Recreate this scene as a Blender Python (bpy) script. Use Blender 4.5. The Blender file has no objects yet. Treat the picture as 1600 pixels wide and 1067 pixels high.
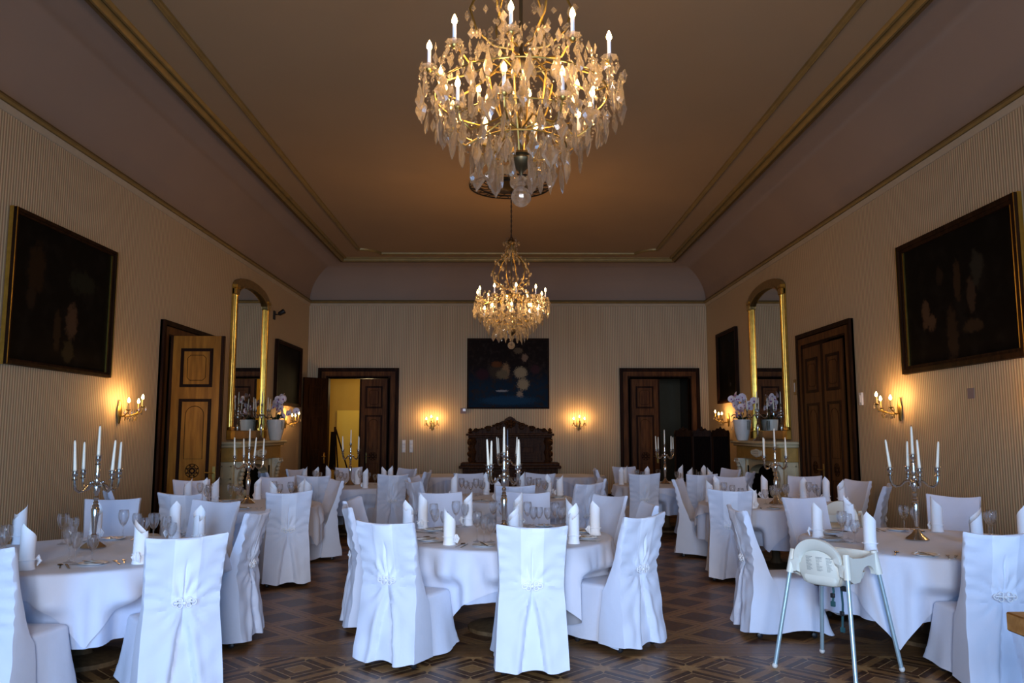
import bpy, math, random
from mathutils import Vector, Matrix
R = math.radians; PI = math.pi; TAU = 2*PI
sin, cos = math.sin, math.cos
SC = bpy.context.scene
COL = SC.collection
rnd = random.Random(7)

# ------------------------------------------------------------------ camera, world, light, exposure
cam_d = bpy.data.cameras.new('camera'); cam = bpy.data.objects.new('camera', cam_d); COL.objects.link(cam)
cam.location = (0, 0, 1.62)
cam.rotation_euler = (R(90+6.504), 0, R(-0.3188))
cam_d.sensor_width = 36; cam_d.lens = 1250*36/1600; cam_d.clip_end = 100; cam_d.clip_start = .05
SC.camera = cam
W = bpy.data.worlds.new('sky'); SC.world = W; W.use_nodes = True
W.node_tree.nodes['Background'].inputs[0].default_value = (.45, .65, 1, 1)
W.node_tree.nodes['Background'].inputs[1].default_value = .5
SC.view_settings.view_transform = 'Standard'; SC.view_settings.look = 'None'
SC.view_settings.exposure = -0.03; SC.view_settings.gamma = 1; SC.view_settings.use_curve_mapping = False
CY = SC.cycles
CY.max_bounces = 10; CY.diffuse_bounces = 4; CY.glossy_bounces = 4; CY.transmission_bounces = 8; CY.transparent_max_bounces = 24
CY.caustics_reflective = False; CY.caustics_refractive = False; CY.sample_clamp_indirect = 4; CY.sample_clamp_direct = 40
CY.use_denoising = True
BULB = 370.0          # emission strength of the candle bulbs

def area(name, loc, rot, sx, sy, power, color, spread=180):
    l = bpy.data.lights.new(name, 'AREA'); l.shape = 'RECTANGLE'; l.size = sx; l.size_y = sy
    l.energy = power; l.color = color; l.spread = R(spread)
    o = bpy.data.objects.new(name, l); COL.objects.link(o); o.location = loc; o.rotation_euler = rot
    return o
# daylight through the three tall windows in the wall behind the camera
FRONT = -1.8
for nm, x, p, c, sp in (('daylight_window_1', -3.1, 175, (.18, .48, 1), 130), ('daylight_window_2', 0, 225, (.74, .84, 1), 105), ('daylight_window_3', 3.1, 175, (.18, .48, 1), 130)):
    area(nm, (x, FRONT-.12, 1.85), (R(90-10), 0, 0), 1.6, 2.7, p, c, sp)

# ------------------------------------------------------------------ materials
class NT:
    def __init__(s, name):
        s.m = bpy.data.materials.new(name); s.m.use_nodes = True
        s.t = s.m.node_tree; s.b = s.t.nodes['Principled BSDF']; s.out = s.t.nodes['Material Output']
    def node(s, typ, **kw):
        n = s.t.nodes.new(typ)
        for k, v in kw.items(): setattr(n, k, v)
        return n
    def link(s, a, b): s.t.links.new(a, b)
    def _in(s, sock, v):
        if isinstance(v, bpy.types.NodeSocket): s.link(v, sock)
        elif isinstance(v, tuple) and len(v) == 3 and sock.type == 'RGBA': sock.default_value = (*v, 1)
        else: sock.default_value = v
    def math(s, op, a, b=0.0, c=None):
        n = s.node('ShaderNodeMath', operation=op)
        s._in(n.inputs[0], a); s._in(n.inputs[1], b)
        if c is not None: s._in(n.inputs[2], c)
        return n.outputs[0]
    def mix(s, f, a, b):
        n = s.node('ShaderNodeMix', data_type='RGBA'); s._in(n.inputs[0], f); s._in(n.inputs[6], a); s._in(n.inputs[7], b)
        return n.outputs[2]
    def smooth(s, v, lo, hi):
        n = s.node('ShaderNodeMapRange', interpolation_type='SMOOTHSTEP'); s._in(n.inputs[0], v)
        n.inputs[1].default_value = lo; n.inputs[2].default_value = hi
        return n.outputs[0]
    def pos(s):
        g = s.node('ShaderNodeNewGeometry'); x = s.node('ShaderNodeSeparateXYZ'); s.link(g.outputs['Position'], x.inputs[0])
        return g.outputs['Position'], x.outputs[0], x.outputs[1], x.outputs[2]
    def obj(s):
        g = s.node('ShaderNodeTexCoord'); x = s.node('ShaderNodeSeparateXYZ'); s.link(g.outputs['Object'], x.inputs[0])
        return g.outputs['Object'], x.outputs[0], x.outputs[1], x.outputs[2]
    def noise(s, vec, scale, detail=2, sx=1, sy=1, sz=1):
        mp = s.node('ShaderNodeMapping'); mp.inputs['Scale'].default_value = (sx, sy, sz); s.link(vec, mp.inputs[0])
        n = s.node('ShaderNodeTexNoise'); n.inputs['Scale'].default_value = scale; n.inputs['Detail'].default_value = detail
        s.link(mp.outputs[0], n.inputs['Vector']); return n.outputs['Fac']
    def set(s, **kw):
        for k, v in kw.items(): s._in(s.b.inputs[k.replace('_', ' ')], v)
        return s
    def bump(s, h, strength=.3, dist=.01):
        n = s.node('ShaderNodeBump'); n.inputs['Strength'].default_value = strength; n.inputs['Distance'].default_value = dist
        s.link(h, n.inputs['Height']); s.link(n.outputs[0], s.b.inputs['Normal'])

def simple(name, col, rough=.5, metal=0.0, var=.12, scale=9, bump=0):
    n = NT(name); v, *_ = n.obj(); f = n.noise(v, scale, 3)
    dark = tuple(c*(1-var) for c in col); lite = tuple(min(1, c*(1+var)) for c in col)
    n.set(Base_Color=n.mix(f, dark, lite), Roughness=rough, Metallic=metal)
    if bump: n.bump(f, bump, .01)
    return n.m
def wood(name, a, b, rough=.45, scale=3, axis='z', spec=.14):
    n = NT(name); v, *_ = n.obj(); s = {'z': (7, 7, .7), 'x': (.7, 7, 7), 'y': (7, .7, 7)}[axis]
    f = n.noise(v, scale, 5, *s); g = n.noise(v, 1.1, 2)
    c = n.mix(n.smooth(f, .3, .7), a, b); c = n.mix(n.math('MULTIPLY', g, .35), c, tuple(x*.6 for x in a))
    n.set(Base_Color=c, Roughness=rough, Specular_IOR_Level=spec); n.bump(f, .12, .004); return n.m
def glassy(name, tint=(1, 1, 1), trans=.4, ior=1.5, rough=.0, glow_mix=0):
    n = NT(name)
    g = n.node('ShaderNodeBsdfGlass'); g.inputs['IOR'].default_value = ior; g.inputs['Color'].default_value = (*tint, 1); g.inputs['Roughness'].default_value = rough
    t = n.node('ShaderNodeBsdfTransparent'); t.inputs[0].default_value = (*tint, 1)
    m = n.node('ShaderNodeMixShader'); m.inputs[0].default_value = trans
    n.link(g.outputs[0], m.inputs[1]); n.link(t.outputs[0], m.inputs[2])
    if glow_mix:      # translucent white mixed in to give the crystals added brightness and glow
        d = n.node('ShaderNodeBsdfTranslucent'); d.inputs[0].default_value = (.9, .86, .80, 1); m2 = n.node('ShaderNodeMixShader'); m2.inputs[0].default_value = glow_mix
        n.link(m.outputs[0], m2.inputs[1]); n.link(d.outputs[0], m2.inputs[2]); m = m2
    n.link(m.outputs[0], n.out.inputs[0]); return n.m
def thin_glass(name, edge=.75):
    n = NT(name); lw = n.node('ShaderNodeLayerWeight'); lw.inputs[0].default_value = .35
    t = n.node('ShaderNodeBsdfTransparent'); t.inputs[0].default_value = (.97, .975, .98, 1)
    g = n.node('ShaderNodeBsdfGlossy'); g.inputs['Roughness'].default_value = .02; g.inputs[0].default_value = (.95, .97, 1, 1)
    f = n.math('MULTIPLY_ADD', lw.outputs['Facing'], edge, .06)
    m = n.node('ShaderNodeMixShader'); n.link(f, m.inputs[0]); n.link(t.outputs[0], m.inputs[1]); n.link(g.outputs[0], m.inputs[2])
    n.link(m.outputs[0], n.out.inputs[0]); return n.m
def emit(name, col, st):
    n = NT(name); n.set(Base_Color=col, Emission_Color=col, Emission_Strength=st); return n.m

def fabric(name, col, rough=.85):
    n = NT(name); v, x, y, z = n.obj()
    f = n.noise(v, 14, 3); wv = n.noise(v, 420, 1)
    c = n.mix(f, tuple(k*.95 for k in col), col)
    n.set(Base_Color=c, Roughness=rough, Sheen_Weight=.15, Specular_IOR_Level=.25)
    n.bump(n.math('MULTIPLY_ADD', f, 1.0, n.math('MULTIPLY', wv, .04)), .22, .012)
    return n.m
M = {}
M['cover'] = fabric('white_chair_fabric', (.66, .69, .80))
M['band'] = fabric('white_band_fabric', (.78, .81, .91))
M['cloth'] = fabric('white_damask', (.63, .655, .76), .7)
M['undercloth'] = fabric('shade_tinted_undercloth', (.52, .57, .71), .75)  # darker, bluer tint puts the hanging cloth's shade into its colour
M['napkin'] = fabric('napkin_linen', (.86, .87, .91))
M['cord'] = simple('white_satin_cord', (.85, .85, .87), .4)
M['silver'] = simple('polished_silver', (.60, .58, .55), .18, 1.0, .1)
M['steel'] = simple('cutlery_steel', (.36, .34, .31), .22, 1.0)
M['wax'] = simple('candle_wax', (.86, .80, .64), .45, 0, .03)
M['blue_wax'] = simple('slate_candle_wax', (.06, .09, .14), .4)
M['wick'] = simple('candle_wick', (.05, .04, .03), .9)
M['china'] = simple('white_china', (.82, .84, .82), .12, 0, .02)
M['glass'] = glassy('wine_glass_clear', (.99, .995, 1), .74, 1.45)
M['crystal'] = glassy('crystal_glass', (1, .985, .96), .30, 1.55, glow_mix=.24)
M['brass'] = simple('aged_brass', (.40, .28, .08), .35, 1.0, .25)
M['bronze'] = simple('dark_bronze', (.10, .075, .04), .35, .9)
M['iron'] = simple('black_iron', (.02, .018, .016), .5, .6)
M['sleeve'] = simple('candle_sleeve_white', (.75, .80, .86), .5)
M['sleeve_brass'] = simple('candle_sleeve_gilt', (.55, .36, .12), .45, .6)
M['bulb'] = emit('candle_bulb_glow', (1, .53, .18), BULB)
M['gold'] = simple('gilt_frame', (.62, .40, .08), .28, 1.0, .35, 14)
M['gilt_dark'] = simple('worn_gilt', (.30, .19, .06), .45, .7, .4, 14)
M['gold_trim'] = simple('gilt_moulding', (.26, .18, .06), .5, .45, .3, 5)
M['plaster'] = simple('cream_plaster', (.40, .32, .21), .8)
M['darkline'] = simple('dark_moulding', (.12, .075, .03), .6)
M['wood_dark'] = wood('dark_walnut', (.010, .0035, .0012), (.032, .012, .004), .55, spec=.06)
M['wood_door'] = wood('brown_door_wood', (.060, .021, .006), (.135, .055, .014), .5, spec=.08)
M['wood_gold'] = wood('golden_door_veneer', (.16, .062, .006), (.27, .118, .014), .42)
M['inlay'] = simple('dark_inlay', (.010, .004, .002), .5)
M['carved'] = wood('carved_oak', (.026, .009, .003), (.078, .031, .010), .5, 5, spec=.08)
M['screen_cloth'] = simple('dark_screen_cloth', (.009, .005, .004), .9)
M['stone'] = simple('cream_stone', (.58, .50, .30), .55, 0, .2, 6, .1)
M['stone_gold'] = simple('ochre_marble', (.42, .25, .06), .35, 0, .35, 10)
M['stone_lite'] = simple('carved_white_stone', (.64, .61, .47), .6)
M['soot'] = simple('soot_black', (.006, .005, .004), .9)
M['mirror'] = simple('mirror_silver', (.80, .82, .76), .015, 1.0, .02)
M['pot'] = simple('white_glazed_pot', (.68, .67, .62), .35)
M['leaf'] = simple('orchid_leaf', (.015, .03, .012), .4)
M['stem'] = simple('orchid_stem', (.05, .07, .02), .5)
M['petal'] = simple('orchid_petal', (.80, .73, .80), .6, 0, .1, 30)
M['lip'] = simple('orchid_lip', (.35, .12, .30), .5)
M['rubber'] = simple('caster_black', (.012, .012, .014), .5)
M['hc_plastic'] = simple('cream_plastic', (.74, .73, .64), .38, 0, .03)
M['hc_metal'] = simple('blue_grey_tube', (.42, .55, .60), .3, .5, .06)
M['hc_strap'] = simple('teal_webbing', (.015, .075, .085), .7)
M['hc_print'] = simple('dark_print', (.05, .06, .07), .6)
M['plastic_w'] = simple('white_switch_plastic', (.62, .60, .56), .4)
M['mauve'] = simple('mauve_card', (.19, .14, .15), .7)
M['tabletop'] = wood('plain_table_wood', (.10, .06, .03), (.16, .10, .05), .6)
M['honey'] = wood('honey_wood', (.30, .14, .035), (.46, .24, .07), .4, 3, 'x')
M['ochre'] = simple('ochre_paint', (.52, .33, .045), .8, 0, .1, 2)
M['yellow'] = simple('yellow_paint', (.78, .56, .07), .7, 0, .05, 2)
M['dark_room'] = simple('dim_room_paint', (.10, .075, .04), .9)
M['ceil'] = simple('ceiling_paint', (.33, .22, .115), .9, 0, .06, 1.2, .02)
M['cove'] = simple('cove_paint', (.29, .205, .145), .9, 0, .08, 1.0, .02)

for k_ in ('inlay', 'darkline', 'screen_cloth', 'soot'): M[k_].node_tree.nodes['Principled BSDF'].inputs['Specular IOR Level'].default_value = .05

def wallpaper():
    n = NT('striped_wallpaper'); p, x, y, z = n.pos()
    s = n.math('ADD', x, y); t = n.math('FRACT', n.math('DIVIDE', n.math('ADD', s, 100), .041))
    a = n.smooth(n.math('ABSOLUTE', n.math('SUBTRACT', t, .5)), .17, .30)
    t2 = n.math('FRACT', n.math('DIVIDE', n.math('ADD', s, 100), .082))
    alt = n.math('GREATER_THAN', t2, .5)
    lite = n.mix(alt, (.64, .48, .30), (.57, .48, .29))
    f = n.noise(p, .9, 3)
    c = n.mix(a, lite, (.31, .222, .128)); c = n.mix(n.math('MULTIPLY', f, .3), c, (.38, .27, .155))
    n.set(Base_Color=c, Roughness=.75); n.bump(a, .25, .004); return n.m
M['wallpaper'] = wallpaper()

def parquet():
    n = NT('star_parquet'); p, x, y, z = n.pos()
    def lattice(d, ou, ov):
        U = n.math('SUBTRACT', n.math('DIVIDE', n.math('ADD', x, y), d), ou)
        V = n.math('SUBTRACT', n.math('DIVIDE', n.math('SUBTRACT', x, y), d), ov)
        a = n.math('ABSOLUTE', n.math('SUBTRACT', n.math('FRACT', n.math('ADD', U, 200)), .5))
        b = n.math('ABSOLUTE', n.math('SUBTRACT', n.math('FRACT', n.math('ADD', V, 200)), .5))
        return U, V, a, b
    grA = n.noise(p, 5, 4, 1, 9, 1); grB = n.noise(p, 5, 4, 9, 1, 1)
    grain = n.noise(p, 3, 5, 6, 6, 1)
    lightw, midw, darkw, reddk, line = (.42, .235, .088), (.27, .135, .048), (.065, .030, .014), (.10, .047, .021), (.55, .34, .15)
    # zone 1: star panels
    U, V, a, b = lattice(.6, .68, .5)
    m = n.math('MAXIMUM', a, b)
    lt = lambda v, k: n.math('LESS_THAN', v, k)
    c1 = n.mix(lt(m, .43), midw, darkw)
    c1 = n.mix(lt(m, .315), c1, line); c1 = n.mix(lt(m, .300), c1, reddk)
    c1 = n.mix(lt(m, .165), c1, line); c1 = n.mix(lt(m, .150), c1, (.30, .155, .055))
    a1 = n.math('SUBTRACT', .5, a); b1 = n.math('SUBTRACT', .5, b)
    sq = lambda v: n.math('SQRT', n.math('MAXIMUM', v, 0))
    ast1 = lt(n.math('ADD', sq(a1), sq(b1)), .56)
    a2 = n.math('MULTIPLY', n.math('ABSOLUTE', n.math('SUBTRACT', a1, b1)), .707); b2 = n.math('MULTIPLY', n.math('ADD', a1, b1), .707)
    ast2 = lt(n.math('ADD', sq(a2), sq(b2)), .57)
    c1 = n.mix(n.math('MAXIMUM', ast1, ast2), c1, lightw)
    # zone 2: plain dark squares in plank frames
    U2, V2, a3, b3 = lattice(.62, 0, -.55)
    m2 = n.math('MAXIMUM', a3, b3)
    c2 = n.mix(lt(m2, .335), midw, (.075, .033, .017))
    plank = n.math('LESS_THAN', n.math('ABSOLUTE', n.math('SUBTRACT', m2, .415)), .012)
    c2 = n.mix(plank, c2, reddk)
    # plank band between the zones
    yy = n.math('FRACT', n.math('DIVIDE', y, .085))
    c3 = n.mix(lt(yy, .08), n.mix(grA, midw, reddk), darkw)
    band = n.math('LESS_THAN', n.math('ABSOLUTE', n.math('SUBTRACT', y, 6.22)), .17)
    far = n.math('GREATER_THAN', y, 6.22)
    c = n.mix(far, c1, c2); c = n.mix(band, c, c3)
    c = n.mix(n.math('MULTIPLY', n.smooth(n.mix(.5, grA, grB), .35, .65), .35), c, n.mix(.6, c, (.02, .01, .006)))
    c = n.mix(n.math('MULTIPLY', n.smooth(grain, .45, .75), .35), c, (.32, .17, .065))
    n.set(Base_Color=c, Roughness=n.math('MULTIPLY_ADD', grain, .2, .30), Specular_IOR_Level=.32)
    n.bump(m, .06, .002); return n.m
M['parquet'] = parquet()

def canvas(name, base, low, blobs, sz=1.0):
    """a dark old painting: soft brushed shapes over a dark ground (object space x, z)"""
    n = NT(name); v, x, y, z = n.obj()
    nz = n.noise(v, 5*sz, 4); nz2 = n.noise(v, 16*sz, 3)
    k_ = lambda q: tuple(v*.55 for v in q); base, low, blobs = k_(base), k_(low), [(*q[:4], tuple(v*(.6 if sz < 2 else 1) for v in q[4])) for q in blobs]
    c = n.mix(n.smooth(z, .25, -.45), base, low); c = n.mix(n.smooth(nz, .45, .75), c, tuple(k*2.1 for k in base))
    for (cx, cz, rx, rz, col) in blobs:
        dx = n.math('DIVIDE', n.math('SUBTRACT', x, cx), rx); dz = n.math('DIVIDE', n.math('SUBTRACT', z, cz), rz)
        d = n.math('SQRT', n.math('ADD', n.math('MULTIPLY', dx, dx), n.math('MULTIPLY', dz, dz)))
        d = n.math('ADD', d, n.math('MULTIPLY', n.math('SUBTRACT', nz2, .5), 1.3))
        c = n.mix(n.smooth(d, 1.15, .65), c, col)
    n.set(Base_Color=c, Roughness=.6, Specular_IOR_Level=.03); n.bump(nz2, .1, .003); return n.m

# ------------------------------------------------------------------ mesh helper
class MB:
    def __init__(s): s.v = []; s.f = []; s.mi = []
    def add(s, vs, fs, mi=0, T=None):
        o = len(s.v)
        for p in vs:
            p = Vector(p)
            s.v.append(tuple(T @ p) if T is not None else tuple(p))
        for f in fs: s.f.append([i+o for i in f]); s.mi.append(mi)
        return s
    def box(s, lo, hi, mi=0, T=None, bev=0.0):
        x0, y0, z0 = lo; x1, y1, z1 = hi
        if bev <= 0:
            v = [(x0, y0, z0), (x1, y0, z0), (x1, y1, z0), (x0, y1, z0), (x0, y0, z1), (x1, y0, z1), (x1, y1, z1), (x0, y1, z1)]
            f = [(0, 3, 2, 1), (4, 5, 6, 7), (0, 1, 5, 4), (1, 2, 6, 5), (2, 3, 7, 6), (3, 0, 4, 7)]
            return s.add(v, f, mi, T)
        b = min(bev, (x1-x0)*.49, (y1-y0)*.49, (z1-z0)*.49)
        def ring(i, z):
            j = b-i
            return [(x0+b, y0+j, z), (x1-b, y0+j, z), (x1-j, y0+b, z), (x1-j, y1-b, z), (x1-b, y1-j, z), (x0+b, y1-j, z), (x0+j, y1-b, z), (x0+j, y0+b, z)]
        rings = [ring(0, z0), ring(b, z0+b), ring(b, z1-b), ring(0, z1)]
        return s.loft(rings, True, mi, T, True)
    def loft(s, rings, closed=True, mi=0, T=None, cap=False):
        n = len(rings[0]); v = [p for r in rings for p in r]; f = []
        for k in range(len(rings)-1):
            for i in range(n if closed else n-1):
                j = (i+1) % n
                f.append((k*n+i, k*n+j, (k+1)*n+j, (k+1)*n+i))
        if cap:
            f.append(tuple(reversed(range(n)))); f.append(tuple((len(rings)-1)*n+i for i in range(n)))
        return s.add(v, f, mi, T)
    def lathe(s, prof, seg=16, mi=0, T=None, c=(0, 0, 0), sq=1.0):
        rings = [[(c[0]+r*cos(TAU*i/seg), c[1]+sq*r*sin(TAU*i/seg), c[2]+z) for i in range(seg)] for r, z in prof]
        return s.loft(rings, True, mi, T, True)
    def tube(s, pts, rad, seg=8, mi=0, T=None, cap=True, closed=False):
        pts = [Vector(p) for p in pts]; n = len(pts); rings = []
        up = None
        for i, p in enumerate(pts):
            if closed: t = (pts[(i+1) % n]-pts[i-1])
            else: t = pts[min(i+1, n-1)]-pts[max(i-1, 0)]
            t.normalize()
            if up is None:
                up = t.cross(Vector((0, 0, 1)));
                if up.length < .05: up = t.cross(Vector((1, 0, 0)))
                up.normalize()
            up = (up - t*up.dot(t)); up.normalize(); w = t.cross(up)
            r = rad[i] if isinstance(rad, (list, tuple)) else rad
            rings.append([tuple(p+up*(r*cos(TAU*k/seg))+w*(r*sin(TAU*k/seg))) for k in range(seg)])
        if closed: rings.append(rings[0])
        return s.loft(rings, True, mi, T, cap and not closed)
    def prism(s, outline, y0, y1, mi=0, T=None):
        """outline in x,z extruded along y"""
        n = len(outline); v = [(x, y0, z) for x, z in outline]+[(x, y1, z) for x, z in outline]
        f = [tuple(range(n)), tuple(reversed(range(n, 2*n)))]+[(i, i+n, (i+1) % n+n, (i+1) % n) for i in range(n)]
        return s.add(v, f, mi, T)
    def torus(s, r, tr, seg=24, ts=8, mi=0, T=None, c=(0, 0, 0), axis='z'):
        P = []
        for i in range(seg):
            a = TAU*i/seg
            q = (r*cos(a), r*sin(a), 0) if axis == 'z' else ((r*cos(a), 0, r*sin(a)) if axis == 'y' else (0, r*cos(a), r*sin(a)))
            P.append((c[0]+q[0], c[1]+q[1], c[2]+q[2]))
        return s.tube(P, tr, ts, mi, T, closed=True)
    def ball(s, c, r, seg=10, ring=6, mi=0, T=None):
        rx, ry, rz = r if isinstance(r, tuple) else (r, r, r)
        rings = []
        for k in range(ring+1):
            t = -PI/2+PI*k/ring; q = max(cos(t), .02)
            rings.append([(c[0]+rx*q*cos(TAU*i/seg), c[1]+ry*q*sin(TAU*i/seg), c[2]+rz*sin(t)) for i in range(seg)])
        return s.loft(rings, True, mi, T, True)
    def mesh(s, name, mats, angle=40):
        me = bpy.data.meshes.new(name); me.from_pydata(s.v, [], s.f)
        for m in (mats if isinstance(mats, (list, tuple)) else [mats]): me.materials.append(m)
        me.polygons.foreach_set('material_index', s.mi)
        me.validate(); me.update()
        if angle: me.shade_smooth(); me.set_sharp_from_angle(angle=R(angle))
        return me
    def build(s, name, mats, parent=None, angle=40, loc=None, rz=None):
        o = bpy.data.objects.new(name, s.mesh(name, mats, angle)); COL.objects.link(o)
        if parent is not None: o.parent = parent
        if loc is not None: o.location = loc
        if rz is not None: o.rotation_euler = (0, 0, rz)
        return o
def tag(o, label, cat, group=None):
    o['label'] = label; o['category'] = cat
    if group: o['group'] = group
    return o
def struct(o): o['kind'] = 'structure'; return o
def empty(name, loc=(0, 0, 0), rz=0.0):
    o = bpy.data.objects.new(name, None); COL.objects.link(o); o.location = loc; o.rotation_euler = (0, 0, rz); o.empty_display_size = .1
    return o
KIDS = {}
def kids(o): return [c for c in o.children]
def copy_tree(o, parent=None):
    c = o.copy(); COL.objects.link(c); c.parent = parent
    for ch in o.children: copy_tree(ch, c)
    return c
used = set()
def spawn(proto, loc, rz, label, cat, group=None):
    """first use moves the prototype itself; later uses copy it with its parts"""
    if proto.name in used: o = copy_tree(proto)
    else: used.add(proto.name); o = proto
    o.location = loc; o.rotation_euler = (0, 0, rz); tag(o, label, cat, group); return o
def Tm(loc=(0, 0, 0), rx=0, ry=0, rz=0, sc=1):
    return Matrix.Translation(loc) @ Matrix.Rotation(rz, 4, 'Z') @ Matrix.Rotation(ry, 4, 'Y') @ Matrix.Rotation(rx, 4, 'X') @ Matrix.Scale(sc, 4)
ORD = ['first', 'second', 'third', 'fourth', 'fifth', 'sixth', 'seventh', 'eighth', 'ninth', 'tenth', 'eleventh', 'twelfth']
lerp = lambda a, b, t: a+(b-a)*t
def sstep(a, b, x):
    t = max(0, min(1, (x-a)/(b-a))); return t*t*(3-2*t)

# ------------------------------------------------------------------ the setting
XL, XR, D = -4.83, 4.85, 19.3
ZC, ZT, CV = 4.78, 5.66, 1.03     # wall top, ceiling, cove depth
mb = MB(); mb.add([(XL-.3, FRONT-.3, 0), (XR+.3, FRONT-.3, 0), (XR+.3, D+3, 0), (XL-.3, D+3, 0)], [(0, 1, 2, 3)])
struct(mb.build('floor', M['parquet']))

def wall(name, P, holes, mat, flip=False, thick=.18, top=ZC):
    """vertical wall slab; P maps (s, depth, z) to the room; holes = [(s0, s1, z0, z1)]"""
    s0, s1 = P['span']; f = P['f']; mb = MB()
    ss = sorted({s0, s1, *[h[0] for h in holes], *[h[1] for h in holes]}); zs = sorted({0.0, top, *[h[2] for h in holes], *[h[3] for h in holes]})
    for a, b in zip(ss, ss[1:]):
        for c, d in zip(zs, zs[1:]):
            if any(h[0] <= a+1e-4 and b <= h[1]+1e-4 and h[2] <= c+1e-4 and d <= h[3]+1e-4 for h in holes): continue
            q = [(a, c), (b, c), (b, d), (a, d)]
            mb.add([f(s, 0, z) for s, z in q]+[f(s, thick, z) for s, z in q], [(0, 1, 2, 3), (7, 6, 5, 4), (0, 4, 5, 1), (1, 5, 6, 2), (2, 6, 7, 3), (3, 7, 4, 0)])
    return struct(mb.build(name, mat, angle=0))
LD = (11.30, 12.80)                 # opening in the left wall
BL = (-4.31, -2.87); BR = (2.95, 4.38)
wall('wall_left', dict(span=(FRONT, D), f=lambda s, d, z: (XL-d, s, z)), [(LD[0], LD[1], 0, 2.95)], M['wallpaper'])
wall('wall_right', dict(span=(FRONT, D), f=lambda s, d, z: (XR+d, s, z)), [], M['wallpaper'])
wall('wall_back', dict(span=(XL, XR), f=lambda s, d, z: (s, D+d, z)), [(BL[0], BL[1], 0, 2.92), (BR[0], BR[1], 0, 2.92)], M['wallpaper'])
WIN = [(-3.9, -2.3, .45, 3.45), (-.8, .8, .45, 3.45), (2.3, 3.9, .45, 3.45)]
wall('wall_front', dict(span=(XL, XR), f=lambda s, d, z: (s, FRONT-d*.3, z)), WIN, M['wallpaper'])
for i, w in enumerate(WIN):
    mb = MB(); y = FRONT-.03
    for lo, hi in (((w[0], w[2]), (w[0]+.07, w[3])), ((w[1]-.07, w[2]), (w[1], w[3])), ((w[0], w[2]), (w[1], w[2]+.08)), ((w[0], w[3]-.07), (w[1], w[3])), (((w[0]+w[1])/2-.03, w[2]), ((w[0]+w[1])/2+.03, w[3])), ((w[0], 2.5), (w[1], 2.56))):
        mb.box((lo[0], y-.03, lo[1]), (hi[0], y+.03, hi[1]))
    struct(mb.build('window_%d' % (i+1), M['plastic_w'], angle=0))

# cove and flat ceiling
def rect(i): return [(XL+i, FRONT+i, 0), (XR-i, FRONT+i, 0), (XR-i, D-i, 0), (XL+i, D-i, 0)]
mb = MB(); NR = 14; rings = []
for k in range(NR+1):
    t = PI/2*k/NR; i = CV*(1-cos(t)); z = ZC+(ZT-ZC)*sin(t)
    rings.append([(x, y, z) for x, y, _ in rect(i)])
mb.loft(rings, True); struct(mb.build('ceiling_cove', M['cove'], angle=30))
mb = MB(); i = CV; r4 = rect(i); mb.add([(x, y, ZT) for x, y, _ in r4], [(3, 2, 1, 0)])
struct(mb.build('ceiling', M['ceil'], angle=0))

def rail(name, path, prof, mat, closed=True):
    """sweep a small profile [(outward, up)] round a horizontal path (list of (x, y), z)"""
    pts, z = path; n = len(pts); rings = []
    for k in range(n):
        p = Vector(pts[k]); a = Vector(pts[k-1]) if (closed or k) else p; b = Vector(pts[(k+1) % n]) if (closed or k < n-1) else p
        d1 = (p-a).normalized() if (p-a).length else (b-p).normalized(); d2 = (b-p).normalized() if (b-p).length else d1
        n1 = Vector((-d1.y, d1.x)); n2 = Vector((-d2.y, d2.x)); m = (n1+n2); m = m/max(m.dot(n1), .2)
        rings.append([(p.x+m.x*o, p.y+m.y*o, z+u) for o, u in prof])
    if closed: rings.append(rings[0])
    mb = MB(); mb.loft(rings, True); return struct(mb.build(name, mat, angle=35))
RC = lambda i: [(x, y) for x, y, _ in rect(i)]
hp = lambda w, h: [(0, -h), (w*.55, -h*.9), (w, -h*.4), (w, h*.4), (w*.55, h*.9), (0, h)]
rail('trim_1', (RC(0), ZC-.075), [(0, -.02), (.012, -.018), (.025, .0), (.04, .045), (0, .05)], M['plaster'])
rail('trim_2', (RC(0), ZC-.005), [(0, -.02), (.055, -.02), (.075, 0), (.07, .022), (0, .025)], M['gold_trim'])
rail('trim_3', (RC(0), ZC+.035), [(0, -.014), (.05, -.012), (.05, .012), (0, .014)], M['darkline'])
rail('trim_4', (RC(CV-.06), ZT-.03), [(0, -.05), (.03, -.055), (.05, -.03), (.06, .03), (0, .03)], M['gold_trim'])
rail('trim_5', (RC(CV+.015), ZT-.012), [(0, -.02), (.03, -.022), (.045, .0), (.05, .012), (0, .012)], M['gold_trim'])
rail('trim_6', (RC(CV-.10), ZT-.055), [(0, -.03), (.03, -.03), (.03, .0), (0, .0)], M['darkline'])
def rounded(i, r):
    x0, y0, x1, y1 = XL+i, FRONT+i, XR-i, D-i; out = []
    for cx, cy, a0 in ((x0, y0, 90), (x1, y0, 180), (x1, y1, 270), (x0, y1, 0)):
        # concave quarter circles cut into the corners, with a small step either side
        for k in range(9):
            a = R(a0 - 90*k/8); out.append((cx+r*cos(a), cy+r*sin(a)))
    return out
rail('trim_7', (rounded(CV+.50, .42), ZT-.01), [(-.03, -.02), (-.008, -.035), (.012, -.02), (.02, -.034), (.04, -.02), (.045, .01), (-.03, .01)], M['gold_trim'])
# baseboards
rail('baseboard_left', ([(XL, FRONT), (XL, LD[0]-.27)][::-1], .09), [(0, -.09), (.02, -.09), (.02, .07), (.008, .09), (0, .09)], M['wood_dark'], False)
rail('baseboard_right', ([(XR, FRONT), (XR, 11.0)], .09), [(0, -.09), (.02, -.09), (.02, .07), (.008, .09), (0, .09)], M['wood_dark'], False)
rail('baseboard_back', ([(2.7, D), (-2.6, D)], .09), [(0, -.09), (-.0, .09), (.008, .09), (.02, .07), (.02, -.09)], M['wood_dark'], False)

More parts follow.
